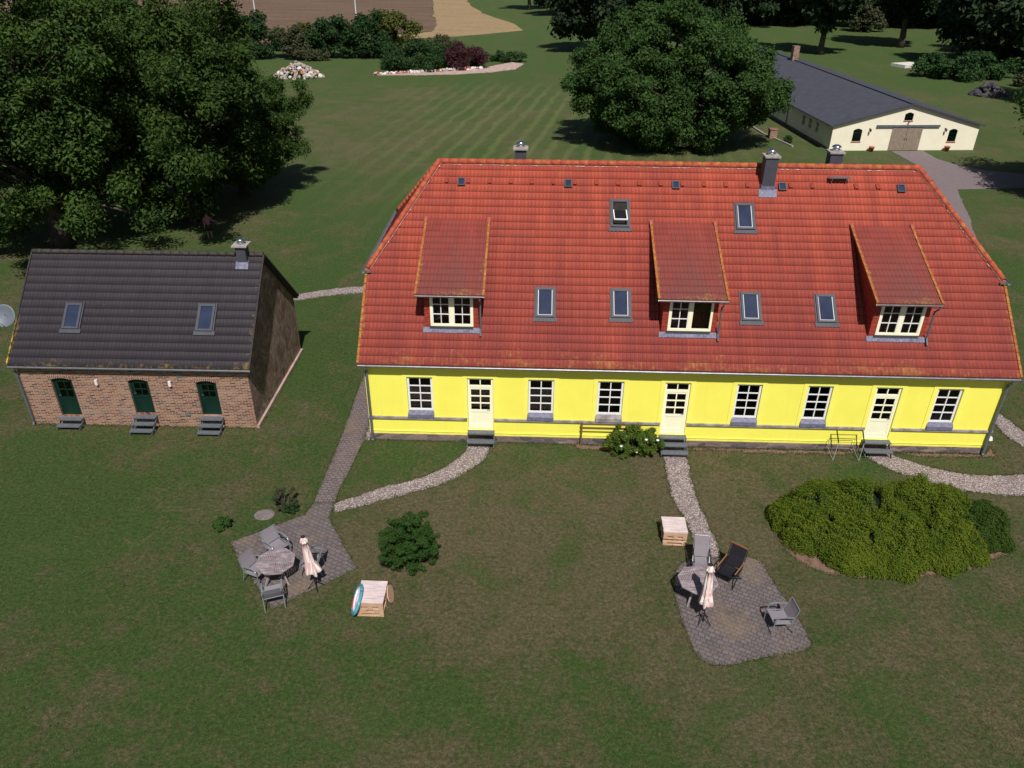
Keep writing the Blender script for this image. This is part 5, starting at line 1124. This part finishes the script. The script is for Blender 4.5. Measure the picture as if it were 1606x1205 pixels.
def parasol(loc,lean,label,flare=0,rz=0):
    t=empty('parasol',loc,rz,label,'parasol','closed striped parasols')
    H0=2.05; lx,ly=lean; ax=lambda z:Vector((lx*z/H0,ly*z/H0,z))
    MB().tube([ax(0),ax(H0)],.02,8).build('pole',M['blackmetal'],t)
    st=MB()
    for k in range(4): a=k*math.pi/2+.4; st.tube([ax(.32),(.26*math.cos(a),.26*math.sin(a),.02)],.014,5)
    st.build('stand',M['blackmetal'],t)
    m=MB(); n=32; prof=[(.035,2.02),(.075,1.97),(.115,1.90),(.13,1.86),(.085,1.84),(.095,1.6),(.115,1.3),(.13,1.05),(.155,.85),(.185,.72),(.165,.66)]
    vs=[];
    for i,(rr2,z) in enumerate(prof):
        c=ax(z)
        for k in range(n):
            a=2*math.pi*k/n; q=rr2*(1+(.26 if z<1.85 else .12)*math.cos(a*8+z*.5)); 
            if z<1.: q*=1+flare*max(0,math.cos(a))
            zz=z+(.05*math.cos(a*4) if z<.8 else 0); vs.append(c+Vector((q*math.cos(a),q*math.sin(a),zz-z)))
    m.add(vs,[(i*n+k,(i+1)*n+k,(i+1)*n+(k+1)%n,i*n+(k+1)%n) for i in range(len(prof)-1) for k in range(n)])
    o=m.build('canopy',M['umb'],t,True)
    c=ax(2.02); MB().lathe([(.05,0),(.065,.04),(.03,.07),(.01,.08)],c,10).build('cap',M['black'],t)
    return t
parasol((-.10,-8.33,.016),(-.17,.02),'closed pink and white striped parasol on the left patio',.5)
parasol((11.76,-9.25,.016),(.10,.22),'closed pink and white striped parasol on the right patio',.1,.4)
def pallet_table(loc,rz,label,W_,D_,gap=True,seed=0):
    t=empty('pallet_table',loc,rz,label,'pallet table','tables built from wooden pallets'); rn=random.Random(seed)
    m=MB(); n=6; w=D_/n
    for k in range(n): y=-D_/2+k*w; m.box(-W_/2-rn.uniform(0,.012),W_/2+rn.uniform(0,.012),y+.004,y+w-.004,.545+rn.uniform(-.003,.003),.575)
    m.build('tabletop',M['pallettop'],t)
    f=MB()
    for lvl in (0,.27):
        for y in (-D_/2,0-.05,D_/2-.1):
            f.box(-W_/2,W_/2,y,y+.1,lvl,lvl+.025)
            f.box(-W_/2,W_/2,y,y+.1,lvl+.125,lvl+.15)
            for x in (-W_/2,-.06 if lvl else None,W_/2-.14):
                if x is None: continue
                f.box(x,x+.14,y+.002,y+.098,lvl+.0255,lvl+.1245)
        for k in range(5): x=-W_/2+k*(W_-.1)/4; f.box(x,x+.1,-D_/2+.004,D_/2-.004,lvl+.1505,lvl+.168)
    f.build('pallet_frame',M['pallet'],t)
    p=MB(); 
    for k in range(6): y=-D_/2+.003+k*w; 
    f2=MB()
    for y in (-D_/2,D_/2-.03): f2.box(-W_/2,W_/2,y,y+.03,.44,.544)
    for x in (-W_/2,W_/2-.03): f2.box(x,x+.03,-D_/2+.031,D_/2-.031,.439,.543)
    for sx in (-1,1):
        f2.box(sx*(W_/2-.15)-.149*(1),sx*(W_/2-.15)+.149,-D_/2-.002,-D_/2+.06,.172,.268) if gap else None
    f2.build('top_frame',M['pallet'],t)
    return t
pallet_table((1.82,-8.98,0),.0,'pallet table on the lawn with the blue float leaning on its left side',.80,.90,True,1)
pallet_table((11.40,-5.52,0),-.02,'pallet table beside the gravel path behind the right patio',.78,.80,False,2)
# blue float / sled leaning on the left pallet table, wooden board on the right
t=empty('swim_float',(1.28,-9.12,0),.12,'blue and white inflatable float leaning against the left pallet table','float')
m=MB(); vs=[];n=40
def ov(a,rx,ry): return (rx*math.cos(a),ry*math.sin(a))
tl=Matrix.Rotation(R_(62),4,'Y')
def P3(u,v,w): q=Matrix.Rotation(R_(-64),4,'Y')@Vector((u,v,w)); return Vector((q.x+.10,q.y,q.z+.36))
for nm,rx,ry,rad,mt in (('outer_ring',.36,.50,.05,M['bluevinyl']),('inner_ring',.27,.41,.035,M['whitevinyl'])):
    MB().tube([P3(*ov(2*math.pi*k/n,rx,ry),0) for k in range(n+1)],rad,8).build(nm,mt,t,True)
m=MB(); m.add([P3(*ov(2*math.pi*k/24,.25,.39),0) for k in range(24)],[tuple(range(24))]); m.add([P3(*ov(2*math.pi*k/24,.25,.39),-.01) for k in range(24)],[tuple(range(23,-1,-1))]); m.build('panel',M['whitevinyl'],t)
m=MB()
for k in range(1): m.tube([P3(*ov(2.4+.9*q/6,.36,.50),0) for q in range(7)],.0515,8)
m.build('red_mark',M['redvinyl'],t,True)
bb=MB(); n=20
for sx in (0,.035): bb.v+=[(sx+.05*0,.27*math.cos(2*math.pi*k/n),.27+.27*math.sin(2*math.pi*k/n)) for k in range(n)]
bb.f=[tuple(range(n)),tuple(range(2*n-1,n-1,-1))]+[(k,n+k,n+(k+1)%n,(k+1)%n) for k in range(n)]
o=bb.build('wooden_disc',M['pallet']); o.location=(2.36,-8.75,0); o.rotation_euler.y=R_(-14); setp(o,'round wooden board leaning on the right side of the left pallet table','board')
# trellis by the rose
t=empty('trellis',(8.5,-.16,0),0,'brown wooden trellis rail beside the rose bush','trellis')
for x in (0,2.2): MB().box(x-.03,x+.03,-.03,.03,-.05,1.12).build('post',M['browntimber'],t)
for z in (.86,1.05): MB().box(-.05,2.3,-.052,-.032,z-.022,z+.022).build('rail',M['browntimber'],t)
# folding rack
t=empty('garden_rocker_frame',(18.95,-.42,0),0,'bare folded lounger frame with V shaped legs by the right door','lounger frame')
def T_(p,q,r,n,m_): MB().tube(p,q,r).build(n,m_,t)
for s,x in (('l',-.55),('r',.45)):
    T_([(x-.12,.30,.62),(x-.14,.22,.28),(x-.05,-.32,.0)],.011,6,'leg',M['furn']); T_([(x-.05,-.32,.0),(x+.16,.05,.60)],.011,6,'leg',M['furn'])
    T_([(x+.16,.05,.60),(x+.0,.12,1.15)],.024,6,'back_support',M['blackmetal'])
T_([(-.67,.30,.62),(.33,.30,.62)],.014,6,'crossbar',M['blackmetal']); T_([(-.55,.12,1.15),(.45,.12,1.15)],.011,6,'crossbar',M['blackmetal']); T_([(-.69,.22,.28),(.31,.22,.28)],.011,6,'crossbar',M['blackmetal'])
# two lavender / hose reel bits
# ------------------------------------------------------------------ person under the ash trees
def person(loc,rz,label):
    t=empty('person',loc,rz,label,'person')
    J=[((0,0,.93),.13,-1),((0,0,1.12),.125,0),((0,.01,1.34),.14,1),((0,.0,1.48),.055,2),((0,-.02,1.60),.09,3),((0,-.01,1.70),.085,4),
       ((-.18,0,1.42),.055,2),((-.25,.02,1.16),.042,6),((-.22,-.10,.94),.03,7),
       ((.18,0,1.42),.055,2),((.32,-.05,1.20),.042,9),((.52,-.16,1.18),.03,10),
       ((-.09,0,.86),.095,0),((-.11,-.02,.48),.06,12),((-.12,.02,.09),.04,13),((-.12,-.12,.035),.035,14),
       ((.09,0,.86),.095,0),((.10,-.04,.48),.06,16),((.11,.0,.09),.04,17),((.13,-.13,.035),.035,18)]
    for hx,pi,dx in ((-.22,8,-.02),(.52,11,.10)):
        px,py,pz=J[pi][0]; base=len(J); J.append(((px+dx*.5,py-.02,pz-(.06 if hx<0 else .0)),.026,pi))
        for f in range(4):
            s=(f-1.5)*.018; J.append(((px+dx*.5+(0 if hx<0 else .045+.004*f)+(s if hx<0 else 0),py-.03+(s if hx>0 else 0),pz-(.12+.006*(1.5-abs(f-1.5)) if hx<0 else -.0)),.0085,base))
            J.append(((px+dx*.5+(0 if hx<0 else .075)+(s if hx<0 else 0),py-.045+(s if hx>0 else 0),pz-(.15 if hx<0 else .015)),.007,len(J)-1))
        J.append(((px+dx*.5+(.03 if hx<0 else .02),py-.06,pz-(.08 if hx<0 else -.02)),.009,base))
    me=bpy.data.meshes.new('body'); me.from_pydata([j[0] for j in J],[(i,j[2]) for i,j in enumerate(J) if j[2]>=0],[])
    o=link('body',me,M['skin'],t); sk=o.modifiers.new('s','SKIN'); sv=me.skin_vertices[0].data
    for i,j in enumerate(J): sv[i].radius=(j[1],j[1]*(.8 if i in(0,1,2) else 1)); sv[i].use_root=(i==0)
    o.modifiers.new('u','SUBSURF').levels=1; o.modifiers['u'].render_levels=2
    s=MB(); s.lathe([(.165,.90),(.155,1.05),(.17,1.2),(.19,1.36),(.13,1.45),(.07,1.475)],(0,0,0),16)
    s.tube([(-.15,0,1.41),(-.26,.02,1.20)],[.075,.065],10); s.tube([(.15,0,1.41),(.29,-.03,1.24)],[.075,.065],10)
    for i,v in enumerate(s.v[:96]): s.v[i]=(v[0],v[1]*.72,v[2])
    s.build('shirt',M['cloth_pink'],t,True)
    p=MB(); 
    for x in (-.09,.09): p.tube([(x*.9,0,.96),(x*1.05,-.01,.75),(x*1.15,-.02,.52)],[.12,.112,.095],12)
    p.build('shorts',M['cloth_dark'],t,True)
    h=MB(); h.lathe([(.10,1.56),(.112,1.64),(.105,1.72),(.07,1.78),(.02,1.80)],(0,.018,0),14); h.build('hair',M['hair'],t,True)
    f=MB()
    for x in (-.033,.033): f.lathe([(.001,-.008),(.01,0),(.001,.008)],(x,-.118,1.655),6)
    f.build('eyes',M['dark'],t); MB().add([(-.012,-.108,1.61),(.012,-.108,1.61),(0,-.135,1.615),(0,-.11,1.65)],[(0,1,2),(0,2,3),(1,3,2)]).build('nose',M['skin'],t)
    MB().box(-.022,.022,-.112,-.104,1.578,1.586).build('mouth',M['redvinyl'],t)
    for x in (-.1,.1): MB().lathe([(.004,-.03),(.016,0),(.004,.03)],(x,-.01,1.65),6).build('ear',M['skin'],t)
    return t
person((-15.5,23.5,0),.3,'person in a pink shirt and dark shorts standing in the ash tree shade')
